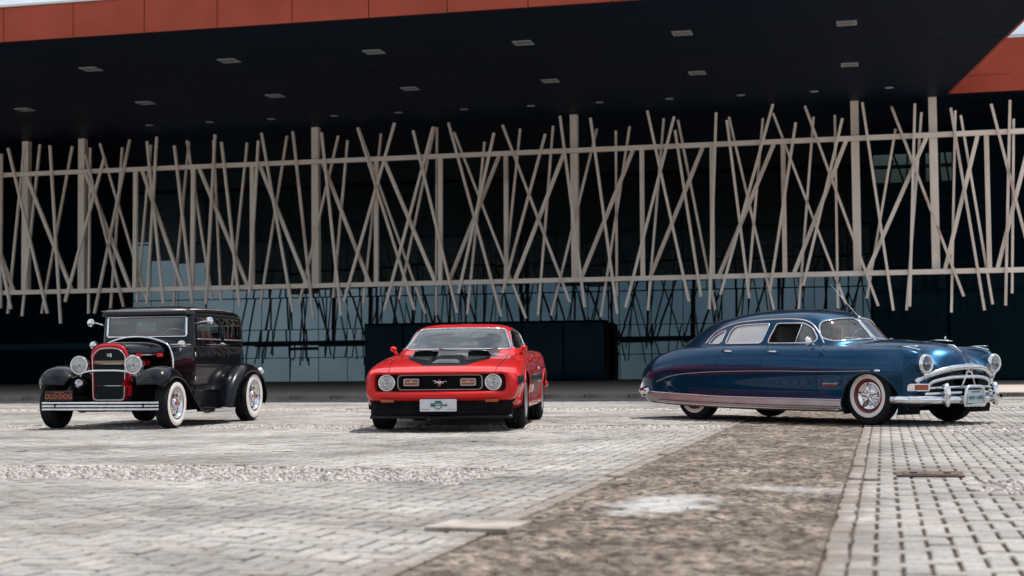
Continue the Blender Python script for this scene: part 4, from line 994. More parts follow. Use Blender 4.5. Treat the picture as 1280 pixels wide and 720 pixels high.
gp = [(2.50, -.20, .245), (2.51, -.215, .27), (2.51, -.17, .445), (2.505, -.12, .475), (2.505, .12, .475), (2.51, .17, .445), (2.51, .215, .27), (2.50, .20, .245)]
mk('plate_guard', tube(gp, .022, 8, closed=True), M['chrome'], hud, smooth=True)
M['plate_blue'] = noise_vary(pbr('pale blue plate', (.36, .47, .50), .5), (.33, .44, .47), (.40, .51, .54), 30)
M['plate_ink'] = pbr('dark plate lettering', (.02, .05, .07), .5)
pl_ = mk('number_plate', box((2.515, 0, .35), (.012, .33, .165)), M['plate_blue'], hud, bevel=.004)
text_mesh('plate_text', 'NDS·1A88', .066, M['plate_ink'], pl_, (2.5225, 0, .335), FRONT)
mk('plate_caption', merge(*[box((2.522, -.075+.022*k, .408), (.002, .015, .014)) for k in range(8)]), M['plate_ink'], pl_)
# hood ornament, mirror, antenna, wipers
mk('bonnet_ornament', merge(tube([(1.86, 0, 1.052), (2.02, 0, 1.048), (2.20, 0, 1.035)], [.008, .024, .012], 8, flat=((0, 0, 1), .45)), tube([(2.09, 0, 1.04), (2.105, 0, 1.095)], [.016, .008], 8), tube([(2.06, 0, 1.0), (2.22, 0, .975), (2.33, 0, .90)], [.01, .016, .006], 8)), M['chrome'], hud, smooth=True)
mk('door_mirror', merge(tube([(.80, -.93, 1.0), (.78, -1.0, 1.03)], .010, 6), lathe([(.001, .0), (.055, .01), (.062, .02), (.05, .045), (.001, .07)], 18, 'x', (.755, -1.03, 1.045))), M['chrome'], hud, smooth=True)
mk('side_mirror', merge(tube([(.66, -.80, 1.03), (.64, -.86, 1.06)], .008, 6), ellipsoid((.63, -.88, 1.075), (.03, .05, .045), 12, 8)), M['chrome'], hud, smooth=True)
mk('antenna', merge(tube([(.78, -.03, 1.375), (.55, -.06, 1.62), (.36, -.08, 1.82)], [.006, .004, .003], 5), ellipsoid((.79, -.03, 1.37), (.025, .02, .02), 10, 6)), M['chrome'], hud, smooth=True)
for s in (-1, 1):
    mk('wiper', tube([(1.10, s*.20, 1.085), (1.045, s*.32, 1.085), (.93, s*.50, 1.105)], [.008, .006, .005], 6), M['chrome'], hud, smooth=True)
# ---- tail
for s in (-1, 1):
    t_ = mk('tail_lamp', merge(tube([(-2.50, s*.66, .66), (-2.60, s*.66, .655), (-2.66, s*.655, .63)], [.03, .045, .04], 10)), M['chrome'], hud, smooth=True)
    mk('tail_lens', ellipsoid((-2.665, s*.655, .53), (.035, .045, .06), 12, 8), M['red_lens'], hud, smooth=True)
rb = smooth_path([(-2.30, -.92, .40), (-2.48, -.86, .40), (-2.66, -.62, .40), (-2.75, 0, .40), (-2.66, .62, .40), (-2.48, .86, .40), (-2.30, .92, .40)], 50)
mk('rear_bumper', tube(rb, .05, 10, flat=((1, 0, 0), .7)), M['chrome'], hud, smooth=True)
for s in (-1, 1): mk('bumper_overrider', tube([(-2.68, s*.66, .31), (-2.72, s*.66, .40), (-2.68, s*.66, .52)], [.03, .055, .03], 10), M['chrome'], hud, smooth=True)
mk('fuel_cap', ellipsoid((-1.9, .94, .60), (.05, .01, .05), 10, 6), M['blue'], hud, smooth=True)
wheel_set(hud, [(1.575, -.79), (1.575, .79), (-1.48, -.74), (-1.48, .74)], .365, .19, .205, 'star')
mk('axle', merge(tube([(1.575, -.7, .34), (1.575, .7, .34)], .04, 8), tube([(-1.48, -.7, .34), (-1.48, .7, .34)], .05, 8)), M['chassis'], hud, smooth=True)
# ================================================================== red coupe facing the camera
M['red'] = paint('bright red lacquer', (.58, .010, .012), (.62, .015, .013), 0, .30)
M['hood_black'] = noise_vary(pbr('black bonnet panel', (.008, .010, .013), .3, 0, 1.0, coatr=.10, spec=.2), (.006, .008, .011), (.012, .014, .017), 5, rough=(.22, .34))
mus = empty('red_coupe', (-.644, 20.046, 0), R(-95), 1.04)
tag(mus, 'red two-door coupe with black bonnet scoops, facing forward between the other cars', 'car', 'parked classic cars')
MX = [-2.46, -2.43, -2.30, -1.90, -1.385, -.6, .2, .75, 1.2, 1.6, 1.95, 2.11]
MC = [
 [(.40, .42), (.58, .42), (.66, .50), (.70, .60), (.69, .70), (.66, .78), (.58, .82), (.3, .83), (0, .83)],
 [(.48, .36), (.70, .36), (.79, .46), (.82, .58), (.81, .72), (.77, .83), (.67, .885), (.35, .895), (0, .90)],
 [(.55, .32), (.78, .30), (.86, .42), (.88, .58), (.87, .74), (.82, .87), (.7, .925), (.4, .935), (0, .94)],
 [(.6, .27), (.83, .26), (.895, .38), (.915, .57), (.905, .75), (.86, .885), (.73, .935), (.4, .95), (0, .955)],
 [(.6, .24), (.85, .23), (.91, .36), (.935, .56), (.925, .74), (.875, .88), (.74, .93), (.4, .95), (0, .95)],
 [(.6, .22), (.845, .20), (.90, .34), (.925, .55), (.915, .73), (.865, .855), (.75, .90), (.4, .91), (0, .91)],
 [(.6, .22), (.84, .20), (.90, .34), (.925, .55), (.915, .715), (.87, .835), (.75, .885), (.4, .90), (0, .905)],
 [(.6, .22), (.84, .20), (.895, .34), (.92, .55), (.91, .70), (.87, .81), (.75, .868), (.4, .895), (0, .90)],
 [(.6, .22), (.84, .21), (.89, .34), (.92, .54), (.905, .69), (.865, .785), (.74, .828), (.4, .852), (0, .86)],
 [(.6, .23), (.83, .23), (.885, .35), (.912, .53), (.90, .665), (.86, .745), (.73, .778), (.4, .795), (0, .80)],
 [(.55, .26), (.80, .27), (.865, .37), (.895, .52), (.885, .63), (.845, .695), (.72, .72), (.4, .728), (0, .73)],
 [(.5, .30), (.76, .31), (.83, .38), (.862, .50), (.858, .59), (.825, .645), (.70, .668), (.4, .674), (0, .676)],
]
xm = np.concatenate([np.linspace(-2.46, -2.2, 14)[:-1], np.linspace(-2.2, .7, 100)[:-1], np.linspace(.7, 2.11, 100)])
K_ = Skin(section_loft(MX, MC, 0, 270, xm))
msd = lambda s: (lambda V: V[:, 1]*s > .5)
for s in (-1, 1):
    for cx in (1.385, -1.385):
        K_.cut(9, [(cx+.375*math.cos(t), .315+.375*math.sin(t)) for t in np.linspace(-.4, math.pi+.4, 36)]+[(cx-.36, -.1), (cx+.36, -.1)], 'side', msd(s), .012)
    K_.cut(3, [(-.72, .27), (.60, .27), (.74, .50), (.70, .95), (-.62, .95), (-.72, .55)], 'side', lambda V, s=s: V[:, 1]*s > .7, .010, only=[0])
    K_.cut(4, rpoly([(2.10, .515), (1.80, .505), (1.77, .60), (1.82, .635), (2.10, .61)], .02), 'side', msd(s), .008, only=[0])
    K_.cut(5, [(.95, .52), (.95, .615), (-.95, .63), (-.95, .53)], 'side', msd(s), .008, only=[0, 3])
K_.cut(7, rpoly([(.74, -.66), (1.3, -.655), (2.17, -.60), (2.17, .60), (1.3, .655), (.74, .66)], .02), 'top', lambda V: V[:, 2] > .60, .0, only=[0])
K_.cut(6, rpoly([(.58, -.54), (1.20, -.52), (1.50, -.46), (1.92, -.24), (1.92, .24), (1.50, .46), (1.20, .52), (.58, .54)], .03), 'top', lambda V: V[:, 2] > .66, .0095, only=[0, 7])
K_.cut(11, rpoly([(.66, -.45), (.45, -.68), (-1.3, -.66), (-2.0, -.50), (-2.0, .50), (-1.3, .66), (.45, .68), (.66, .45)], .05), 'top', lambda V: V[:, 2] > .80, .0, only=[0])
mk('body', K_.part([0]), M['red'], mus, smooth=True)
mk('bonnet', K_.part([7]), M['red'], mus, smooth=True)
mk('bonnet_panel', K_.part([6]), M['hood_black'], mus, smooth=True)
for s in (-1, 1):
    v_, f_ = K_.part([3]); v_ = np.array(v_); ff = [f for f in f_ if v_[f, 1].mean()*s > 0]
    u, inv_ = np.unique(np.array(ff), return_inverse=True); d_ = mk('door', (v_[u].tolist(), inv_.reshape(-1, 4).tolist()), M['red'], mus, smooth=True)
    mk('door_handle', box((-.52, s*.922, .70), (.14, .02, .035)), M['chrome'], d_, bevel=.008)
for l_ in (4, 5):
    v_, f_ = K_.part([l_]); v_ = np.array(v_)
    for s in (-1, 1):
        ff = [f for f in f_ if v_[f, 1].mean()*s > 0]
        u, inv_ = np.unique(np.array(ff), return_inverse=True); mk('side_stripe', (v_[u].tolist(), inv_.reshape(-1, 4).tolist()), M['hood_black'], mus, smooth=True)
for s in (-1, 1):
    for pts in ([(-.72, .55), (-.66, .80), (-.62, .90)], [(.61, .28), (.74, .5), (.72, .75), (.70, .88)]):
        seam(K_, pts, 'side', lambda V, s=s: V[:, 1]*s > .7, mus, .004, -.001)
    seam(K_, [(.78, s*.66), (1.3, s*.657), (1.8, s*.63), (2.12, s*.605)], 'top', lambda V: V[:, 2] > .6, mus, .004, .0, 'chassis', 'bonnet_gap')
    for cx in (1.385, -1.385):
        V_, F_ = [], []
        for t in np.linspace(-.2, math.pi+.2, 22):
            for yy in (.90, .50): V_.append((cx+.372*math.cos(t), s*yy, .315+.372*math.sin(t)))
        for k in range(21): F_.append((2*k, 2*k+1, 2*k+3, 2*k+2))
        mk('wheel_well', (V_, F_), M['chassis'], mus, smooth=True)
        seam(K_, [(cx+.377*math.cos(t), .315+.377*math.sin(t)) for t in np.linspace(-.1, math.pi+.1, 24)], 'side', msd(s), mus, .008, .001, 'red', 'arch_lip')
mk('underbody', merge(box((-.1, 0, .36), (4.3, 1.04, .26)), box((0, 0, .26), (2.0, 1.6, .1))), M['chassis'], mus)
# ---- greenhouse
mz = [.84, 1.0, 1.19, 1.235, 1.262, 1.276]
r0_ = [(.94, 0), (.92, .30), (.84, .60), (.60, .79), (.2, .80), (-.4, .81), (-1.1, .79), (-1.8, .76), (-2.22, .58), (-2.28, .25), (-2.28, 0)]
r1_ = [(.13, 0), (.12, .23), (.08, .46), (-.06, .605), (-.3, .61), (-.5, .615), (-.78, .61), (-1.02, .58), (-1.18, .44), (-1.22, .2), (-1.22, 0)]
lerp = lambda t: [(a[0]+(b[0]-a[0])*t, a[1]+(b[1]-a[1])*t) for a, b in zip(r0_, r1_)]
r2_ = [(-.05, 0), (-.06, .22), (-.09, .40), (-.18, .52), (-.33, .535), (-.48, .54), (-.66, .535), (-.82, .50), (-.94, .38), (-.97, .18), (-.97, 0)]
r3_ = [(-.2, 0), (-.205, .17), (-.22, .30), (-.27, .37), (-.36, .385), (-.46, .39), (-.57, .385), (-.67, .35), (-.74, .27), (-.76, .13), (-.76, 0)]
r4_ = [(-.44, 0), (-.44, .01), (-.443, .02), (-.45, .025), (-.455, .028), (-.46, .03), (-.465, .028), (-.47, .025), (-.475, .02), (-.478, .01), (-.478, 0)]
mg = ring_loft(mz, [r0_, lerp(.16/.35), r1_, r2_, r3_, r4_], 0, 420, np.concatenate([np.linspace(.84, 1.19, 44)[:-1], np.linspace(1.19, 1.262, 16)[:-1], np.linspace(1.262, 1.276, 8)]))
MG = Skin(mg, closed_v=True)
mw = rpoly([(-.655, .935), (0, .935), (.655, .935), (.535, 1.195), (0, 1.205), (-.535, 1.195)], .045)
mfront = lambda V: V[:, 0] > -.05
MG.cut(1, mw, 'front', mfront, .010)
sw = rpoly([(.46, .945), (-.66, .955), (-.80, 1.16), (-.2, 1.185), (.02, 1.165)], .04)
for i, s in enumerate((-1, 1)): MG.cut(2+i, sw, 'side', lambda V, s=s: (V[:, 1]*s > .3), .012, only=[0])
MG.cut(4, rpoly([(-.52, 1.0), (.52, 1.0), (.42, 1.17), (-.42, 1.17)], .05), 'front', lambda V: V[:, 0] < -1.1, .01, only=[0])
MG.cut(6, [(-.53, .80), (.53, .80), (.53, .928), (-.53, .928)], 'front', lambda V: V[:, 0] > .4, .008, only=[0])
mk('cowl_panel', MG.part(6), M['hood_black'], mus, smooth=True)
mk('roof', MG.part(0), M['red'], mus, smooth=True)
ws = mk('windscreen', MG.part(1), M['car_glass'], mus, smooth=True)
wp = MG.loop(1)
mk('windscreen_trim', tube(wp, .013, 6, closed=True), M['chrome'], ws, smooth=True)
for i, s in enumerate((-1, 1)):
    g_ = mk('side_window', MG.part(2+i), M['car_glass'], mus, smooth=True)
    mk('window_trim', tube(MG.loop(2+i), .008, 6, closed=True), M['chrome'], g_, smooth=True)
mk('rear_screen', MG.part(4), M['car_glass'], mus, smooth=True)
mk('headliner', inner(MG.part(0), .02), M['black_trim'], mus, smooth=True)
mk('dashboard', box((.36, 0, .88), (.35, 1.16, .12)), M['black_trim'], mus, bevel=.05)
for s in (-1, 1):
    mk('seat', merge(box((-.35, s*.36, .62), (.5, .5, .2)), box((-.60, s*.36, .86), (.16, .48, .50), ry=-.2), box((-.68, s*.36, 1.12), (.09, .26, .10), ry=-.2)), M['grey_seat'], mus, bevel=.05)
mk('steering_wheel', tube([(.06+.05*math.sin(t), .36+.17*math.cos(t), .93+.15*math.sin(t)) for t in np.arange(26)*2*math.pi/26], .014, 6, closed=True), M['black_trim'], mus, smooth=True)
mk('rear_view_mirror', merge(box((.10, 0, 1.13), (.03, .22, .055)), tube([(.10, 0, 1.14), (.12, 0, 1.20)], .008, 6)), M['satin'], mus, bevel=.01)
mk('cabin_floor', box((-.4, 0, .5), (2.2, 1.5, .04)), M['chassis'], mus)
for s in (-1, 1):
    mk('wiper', tube([(.86, s*.08+.1, .925), (.82, s*.25+.12, .93), (.76, s*.36+.15, .945)], .006, 6), M['black_trim'], mus, smooth=True)
    mk('door_mirror', merge(tube([(.53, s*.765, .87), (.55, s*.80, .93)], [.026, .018], 8), tube([(.62, s*.81, .95), (.59, s*.81, .95), (.53, s*.81, .95), (.50, s*.81, .95)], [.014, .034, .042, .038], 14, flat=((0, 0, 1), .8))), M['red'], mus, smooth=True)
# ---- nose
def rring(hw, z0, z1, r, x, vee=.11):
    pts = []
    for y, z in rpoly([(-hw, z0), (0, z0), (hw, z0), (hw, z1), (0, z1), (-hw, z1)], r, 6): pts.append((x-vee*(abs(y)/.8)**2.2, y, z))
    return pts
def ring_mesh(rings):
    n = len(rings[0]); V_ = [p for q in rings for p in q]; F_ = []
    for i in range(len(rings)-1):
        for k in range(n): l = (k+1) % n; F_.append((i*n+k, i*n+l, (i+1)*n+l, (i+1)*n+k))
    return V_, F_
mk('nose', ring_mesh([rring(.862, .335, .655, .13, 2.19), rring(.858, .342, .668, .12, 2.26), rring(.838, .352, .674, .11, 2.34), rring(.790, .365, .672, .09, 2.375), rring(.765, .40, .660, .08, 2.375), rring(.735, .452, .646, .06, 2.345), rring(.725, .460, .640, .05, 2.20)]), M['red'], mus, smooth=True)
bb = smooth_path([(1.98, -.80, .425), (2.20, -.79, .418), (2.312, -.6, .415), (2.385, -.2, .41), (2.39, 0, .41), (2.385, .2, .41), (2.312, .6, .415), (2.20, .79, .418), (1.98, .80, .425)], 50)
mk('front_bumper', tube(bb, [.02+.02*min(1, 7*k/len(bb), 7*(len(bb)-1-k)/len(bb)) for k in range(len(bb))], 12, flat=((1, 0, 0), .65)), M['red'], mus, smooth=True)
gl = rring(.73, .455, .645, .05, 2.235); mk('grille_panel', (gl, [tuple(range(len(gl)))]), M['black_trim'], mus)
gb = []
for k in range(44):
    y = -.44+k*.02; gb.append(box((2.245-.11*(abs(y)/.8)**2.2, y, .55), (.012, .005, .15)))
for k in range(6): gb.append(tube([(2.249-.11*(abs(y)/.8)**2.2, y, .49+k*.024) for y in np.linspace(-.44, .44, 15)], .003, 4))
mk('grille_mesh', merge(*gb), M['chassis'], mus)
fr = rring(.475, .472, .636, .05, 2.29); mk('grille_surround', tube(fr, .008, 6, closed=True), M['satin'], mus, smooth=True)
for s in (-1, 1):
    lamp(mus, (2.265, s*.60, .552), .088, depth=.08)
    sl = mk('grille_lamp', prism(rpoly([(s*.32-.088, .515), (s*.32+.088, .515), (s*.32+.088, .597), (s*.32-.088, .597)], .018), 2.25, 2.285, 'yz'), M['satin'], mus)
    mk('lamp_lens', prism(rpoly([(s*.32-.074, .527), (s*.32+.074, .527), (s*.32+.074, .585), (s*.32-.074, .585)], .012), 2.285, 2.291, 'yz'), M['orange_lens'], sl)
    mk('lens_bar', merge(box((2.294, s*.32, .556), (.006, .145, .008)), ellipsoid((2.293, s*.32, .562), (.006, .02, .014), 8, 6)), M['satin'], sl)
    mk('turn_signal', box((2.31, s*.585, .352), (.04, .15, .038), rz=-s*.12), M['orange_lens'], mus, bevel=.008)
# running-horse badge over a vertical tri-bar
hb = merge(box((2.295, -.012, .55), (.008, .010, .085)), box((2.296, 0, .55), (.008, .010, .085)), box((2.295, .012, .55), (.008, .010, .085)),
           ellipsoid((2.302, .0, .557), (.008, .045, .012), 12, 6), tube([(2.302, -.035, .560), (2.302, -.055, .575), (2.302, -.072, .568)], [.010, .008, .005], 6),
           tube([(2.302, .04, .558), (2.302, .065, .566), (2.302, .085, .560)], [.006, .004, .002], 6),
           tube([(2.302, -.035, .552), (2.302, -.058, .540)], .004, 5), tube([(2.302, .033, .552), (2.302, .050, .538)], .004, 5))
mk('grille_emblem', hb, M['chrome'], mus, smooth=True)
# valance and chin spoiler
va = ring_mesh([rring(.80, .165, .375, .03, 2.10, .10), rring(.80, .165, .372, .03, 2.26, .10), rring(.74, .19, .355, .03, 2.30, .10)])
mk('valance', va, M['chassis'], mus, smooth=True)
vc = rring(.735, .19, .355, .03, 2.295, .10); mk('valance_face', (vc, [tuple(range(len(vc)))]), M['chassis'], mus)
sp_ = [(2.36-.13*(abs(y)/.8)**2.2, y) for y in np.linspace(-.80, .80, 25)]
V_ = []
for x_, y_ in sp_: V_ += [(x_-.10, y_, .21), (x_, y_, .165), (x_-.01, y_, .150), (x_-.12, y_, .165)]
F_ = [(4*k+i, 4*k+(i+1) % 4, 4*k+4+(i+1) % 4, 4*k+4+i) for k in range(24) for i in range(4)]
mk('chin_spoiler', (V_, F_), M['black_trim'], mus, smooth=True)
M['plate_white'] = noise_vary(pbr('grey white plate', (.62, .62, .65), .45), (.58, .58, .61), (.66, .66, .69), 20)
M['badge_green'] = pbr('badge green', (.03, .20, .10), .5); M['badge_teal'] = pbr('badge teal', (.02, .13, .16), .5); M['badge_pale'] = pbr('badge pale', (.55, .58, .45), .5)
np_ = mk('number_plate', prism(rpoly([(-.205, .235), (.205, .235), (.205, .370), (-.205, .370)], .012), 2.405, 2.415, 'yz'), M['plate_white'], mus)
mk('plate_badge', lathe([(.001, .004), (.046, .004), (.046, 0)], 26, 'x', (2.416, 0, .302)), M['badge_green'], np_)
mk('badge_disc', lathe([(.001, .007), (.034, .007), (.034, 0)], 24, 'x', (2.416, 0, .302)), M['badge_pale'], np_)
mk('badge_top', prism([(-.046, .318), (.046, .318), (.030, .352), (-.030, .352)], 2.416, 2.424, 'yz'), M['badge_teal'], np_)
mk('badge_wing', merge(prism([(-.085, .285), (-.05, .285), (-.045, .322), (-.085, .322)], 2.416, 2.423, 'yz'), box((2.424, .005, .303), (.004, .16, .010)), box((2.421, .085, .303), (.006, .03, .018))), M['badge_teal'], np_)
mk('plate_print', merge(box((2.4162, -.14, .258), (.001, .09, .010)), box((2.4162, .14, .258), (.001, .09, .010))), M['satin'], np_)
# ---- bonnet scoops
def hz(x_, y_): return K_.drape([(x_, y_)], 'top', lambda V: V[:, 2] > .6)[0][2]
for s in (-1, 1):
    nx_, ny_ = 14, 10; g = np.zeros((nx_, ny_, 3))
    for i in range(nx_):
        t = i/(nx_-1); x_ = .84+t*.42
        for j in range(ny_):
            w_ = j/(ny_-1); y_ = s*(.20+w_*.265); up_ = .070*math.sin(t*math.pi/2)**1.2*(max(0, math.sin(math.pi*min(1, .06+w_*.94)))**.16)
            g[i, j] = (x_-.07*w_*t, y_, hz(x_, y_)+up_-.002)
    vf = Skin(g).part(0); mk('bonnet_scoop', vf if s < 0 else (vf[0], [tuple(reversed(f)) for f in vf[1]]), M['hood_black'], mus, smooth=True, solid=.006)
    op = [tuple(g[-1, j]-np.array([.02, 0, .004])) for j in range(ny_)]+[(g[-1, j][0]-.02, g[-1, j][1], hz(g[-1, j][0], g[-1, j][1])-.01) for j in range(ny_-1, -1, -1)]
    mk('scoop_mouth', (op, [tuple(range(len(op)))]), M['chassis'], mus)
    # recessed ramp ahead of the mouth
    rp_ = [(1.25, s*.21), (1.22, s*.455), (1.42, s*.41), (1.62, s*.21)]
    mk('scoop_ramp', ([(a, b, hz(a, b)+.004) for a, b in rp_], [(0, 1, 2, 3)]), M['black_trim'], mus)
cp = np.zeros((12, 9, 3))
for i in range(12):
    for j in range(9):
        x_ = 1.22+i/11*.58; y_ = (j/8*2-1)*(.185-.03*i/11); e = min(i, 11-i)/2.0
        cp[i, j] = (x_, y_, hz(x_, y_)+.022*min(1, e)*(1 if 0 < j < 8 else 0)+.006)
mk('bonnet_bulge', Skin(cp).part(0), M['bulge'] if 'bulge' in M else M['hood_black'], mus, smooth=True)
# rear
mk('tail_panel', box((-2.44, 0, .66), (.06, 1.4, .2)), M['black_trim'], mus)
for s in (-1, 1): mk('tail_lamp', box((-2.475, s*.50, .67), (.03, .35, .13)), M['red_lens'], mus, bevel=.01)
mk('rear_bumper', tube(smooth_path([(-2.30, -.86, .47), (-2.47, -.78, .47), (-2.52, 0, .47), (-2.47, .78, .47), (-2.30, .86, .47)], 24), .05, 10, flat=((1, 0, 0), .6)), M['red'], mus, smooth=True)
wheel_set(mus, [(1.385, -.775), (1.385, .775), (-1.385, -.775), (-1.385, .775)], .335, .245, .195, 'mag')
# ================================================================== black hot-rod sedan with red radiator shell
M['black'] = paint('black lacquer', (.003, .004, .006), (.004, .005, .008), 0, .25)
M['shell_red'] = paint('shell red', (.42, .008, .018), (.46, .012, .022), 0, .28)
M['grille_dark'] = noise_vary(pbr('grille mesh', (.022, .028, .032), .5, .3), (.016, .021, .025), (.03, .037, .042), 40)
M['copper'] = pbr('copper stripe and reflection', (.30, .19, .14), .4, .6)
frd = empty('black_hot_rod', (-4.89, 20.935, 0), R(-102), 1.0)
tag(frd, 'black vintage hot rod sedan with red radiator shell and whitewall tyres', 'car', 'parked classic cars')
# ---- tub with cowl
FX = [-1.66, -1.62, -1.50, -1.1, -.4, .2, .42, .64]
FC = [
 [(.25, .60), (.40, .60), (.46, .66), (.48, .80), (.47, .95), (.44, 1.04), (.40, 1.08), (.2, 1.09), (0, 1.09)],
 [(.32, .50), (.52, .50), (.57, .58), (.59, .78), (.58, .98), (.56, 1.08), (.52, 1.11), (.3, 1.12), (0, 1.12)],
 [(.34, .44), (.58, .44), (.63, .52), (.65, .76), (.645, 1.0), (.63, 1.09), (.60, 1.12), (.3, 1.13), (0, 1.13)],
 [(.35, .42), (.61, .42), (.665, .50), (.685, .75), (.68, 1.0), (.665, 1.095), (.635, 1.125), (.3, 1.135), (0, 1.135)],
 [(.35, .42), (.62, .42), (.675, .50), (.695, .75), (.69, 1.0), (.675, 1.10), (.64, 1.13), (.3, 1.14), (0, 1.14)],
 [(.35, .42), (.60, .42), (.655, .50), (.675, .75), (.67, 1.0), (.655, 1.09), (.61, 1.13), (.3, 1.15), (0, 1.155)],
 [(.33, .42), (.54, .42), (.60, .50), (.62, .75), (.615, .97), (.58, 1.07), (.51, 1.12), (.26, 1.16), (0, 1.17)],
 [(.30, .42), (.46, .42), (.50, .50), (.525, .72), (.52, .92), (.475, 1.05), (.40, 1.11), (.21, 1.17), (0, 1.19)]]
FB = Skin(section_loft(FX, FC, 0, 130, np.concatenate([np.linspace(-1.66, -1.45, 14)[:-1], np.linspace(-1.45, .64, 96)]), tight=.85))
fs = lambda s: (lambda V: V[:, 1]*s > .35)
for i, s in enumerate((-1, 1)):
    FB.cut(1+i, rpoly([(.26, .47), (-.62, .47), (-.62, 1.20), (.26, 1.20)], .02), 'side', lambda V, s=s: V[:, 1]*s > .5, .01, only=[0])
FB.cut(7, rpoly([(.27, -.58), (-1.45, -.56), (-1.45, .56), (.27, .58)], .06), 'top', lambda V: V[:, 2] > 1.05, .0, only=[0])
mk('body', FB.part(0), M['black'], frd, smooth=True)
fdoor = {}
for i, s in enumerate((-1, 1)):
    fdoor[s] = mk('door', FB.part(1+i), M['black'], frd, smooth=True)
    ms = lambda V, s=s: V[:, 1]*s > .5
    for x_ in (.26, -.63): seam(FB, [(x_, 1.10), (x_, .85), (x_, .65), (x_, .46)], 'side', ms, frd, .0045, -.001)
    seam(FB, [(.60, 1.085), (.3, 1.085), (-.4, 1.09), (-1.1, 1.085), (-1.58, 1.07)], 'side', lambda V, s=s: V[:, 1]*s > .40, frd, .009, .002, 'chrome', 'belt_moulding', 60)
    seam(FB, [(.60, 1.055), (.3, 1.055), (-.4, 1.06), (-1.1, 1.055), (-1.58, 1.04)], 'side', lambda V, s=s: V[:, 1]*s > .40, frd, .004, .001, 'copper', 'pinstripe', 60)
    mk('door_handle', merge(tube([(-.50, s*.70, 1.105), (-.50, s*.745, 1.105), (-.57, s*.75, 1.10), (-.63, s*.745, 1.095)], [.014, .012, .012, .009], 8)), M['chrome'], fdoor[s], smooth=True)
    for hz_ in (.62, .95): mk('door_hinge', tube([(.27, s*.68, hz_-.03), (.27, s*.68, hz_+.03)], .012, 8), M['chrome'], fdoor[s], smooth=True)
mk('cowl_arch', tube([(.645, y, z) for y, z in [(p[1], p[2]) for p in FB.V.reshape(-1, 130, 3)[-1][12:118]]], .016, 8), M['chrome'], frd, smooth=True)
mk('firewall', box((.56, 0, .78), (.03, .86, .66)), M['black'], frd)
# ---- upper body
fz = [1.06, 1.28, 1.48, 1.54, 1.59, 1.622, 1.637]
def fring(xf, w, xr, k=1.0):
    return [(xf, 0), (xf, w*.35), (xf-.005, w*.72), (xf-.02, w*.99), (xf-.10, w*1.04), (xf-.30, w*1.035), ((xf+xr)/2, w*1.045), (xr+.36, w*1.03), (xr+.16, w*1.01), (xr+.03, w*.90), (xr, w*.55), (xr, 0)]
FGR = [fring(.345, .655, -1.64), fring(.335, .648, -1.635), fring(.32, .632, -1.60), fring(.30, .60, -1.555), fring(.18, .50, -1.42), fring(-.1, .32, -1.1), fring(-.55, .02, -.65)]
FG = Skin(ring_loft(fz, FGR, 0, 400, np.concatenate([np.linspace(1.06, 1.50, 44)[:-1], np.linspace(1.50, 1.60, 16)[:-1], np.linspace(1.60, 1.637, 12)])), closed_v=True)
fw_ = rpoly([(-.575, 1.195), (.575, 1.195), (.57, 1.465), (-.57, 1.465)], .03)
FG.cut(1, fw_, 'front', lambda V: V[:, 0] > .2, .009)
dwin = rpoly([(.20, 1.165), (-.575, 1.165), (-.575, 1.455), (.19, 1.455)], .03); qwin = rpoly([(-.72, 1.165), (-1.38, 1.165), (-1.36, 1.45), (-.72, 1.455)], .04)
for i, s in enumerate((-1, 1)):
    FG.cut(2+i, dwin, 'side', lambda V, s=s: V[:, 1]*s > .3, .012, only=[0]); FG.cut(4+i, qwin, 'side', lambda V, s=s: V[:, 1]*s > .3, .012, only=[0])
FG.cut(6, rpoly([(-.35, 1.2), (.35, 1.2), (.33, 1.42), (-.33, 1.42)], .04), 'front', lambda V: V[:, 0] < -1.4, .01, only=[0])
mk('roof', FG.part(0), M['black'], frd, smooth=True)
fws = mk('windscreen', FG.part(1), M['car_glass'], frd, smooth=True)
mk('windscreen_frame', tube(FG.loop(1, .006), .014, 8, closed=True), M['chrome'], fws, smooth=True)
for i, s in enumerate((-1, 1)):
    for l, nm, pl2 in ((2+i, 'door_window', dwin), (4+i, 'quarter_window', qwin)):
        g_ = mk(nm, FG.part(l), M['car_glass'], frd, smooth=True)
        mk('window_trim', tube(FG.loop(l, .001), .007, 6, closed=True), M['black_trim' if l > 3 else 'chrome'] if False else M['black'], g_, smooth=True)
        lowz = min(p[1] for p in pl2)+.006; xs_ = [p[0] for p in pl2]
        mk('window_sill', tube(FG.drape([(x_, lowz-.012) for x_ in np.linspace(min(xs_), max(xs_), 12)], 'side', lambda V, s=s: V[:, 1]*s > .3, .006), .008, 6), M['satin'], g_, smooth=True)
mk('rear_screen', FG.part(6), M['car_glass'], frd, smooth=True)
mk('headliner', inner(FG.part(0), .03), M['chassis'], frd, smooth=True)
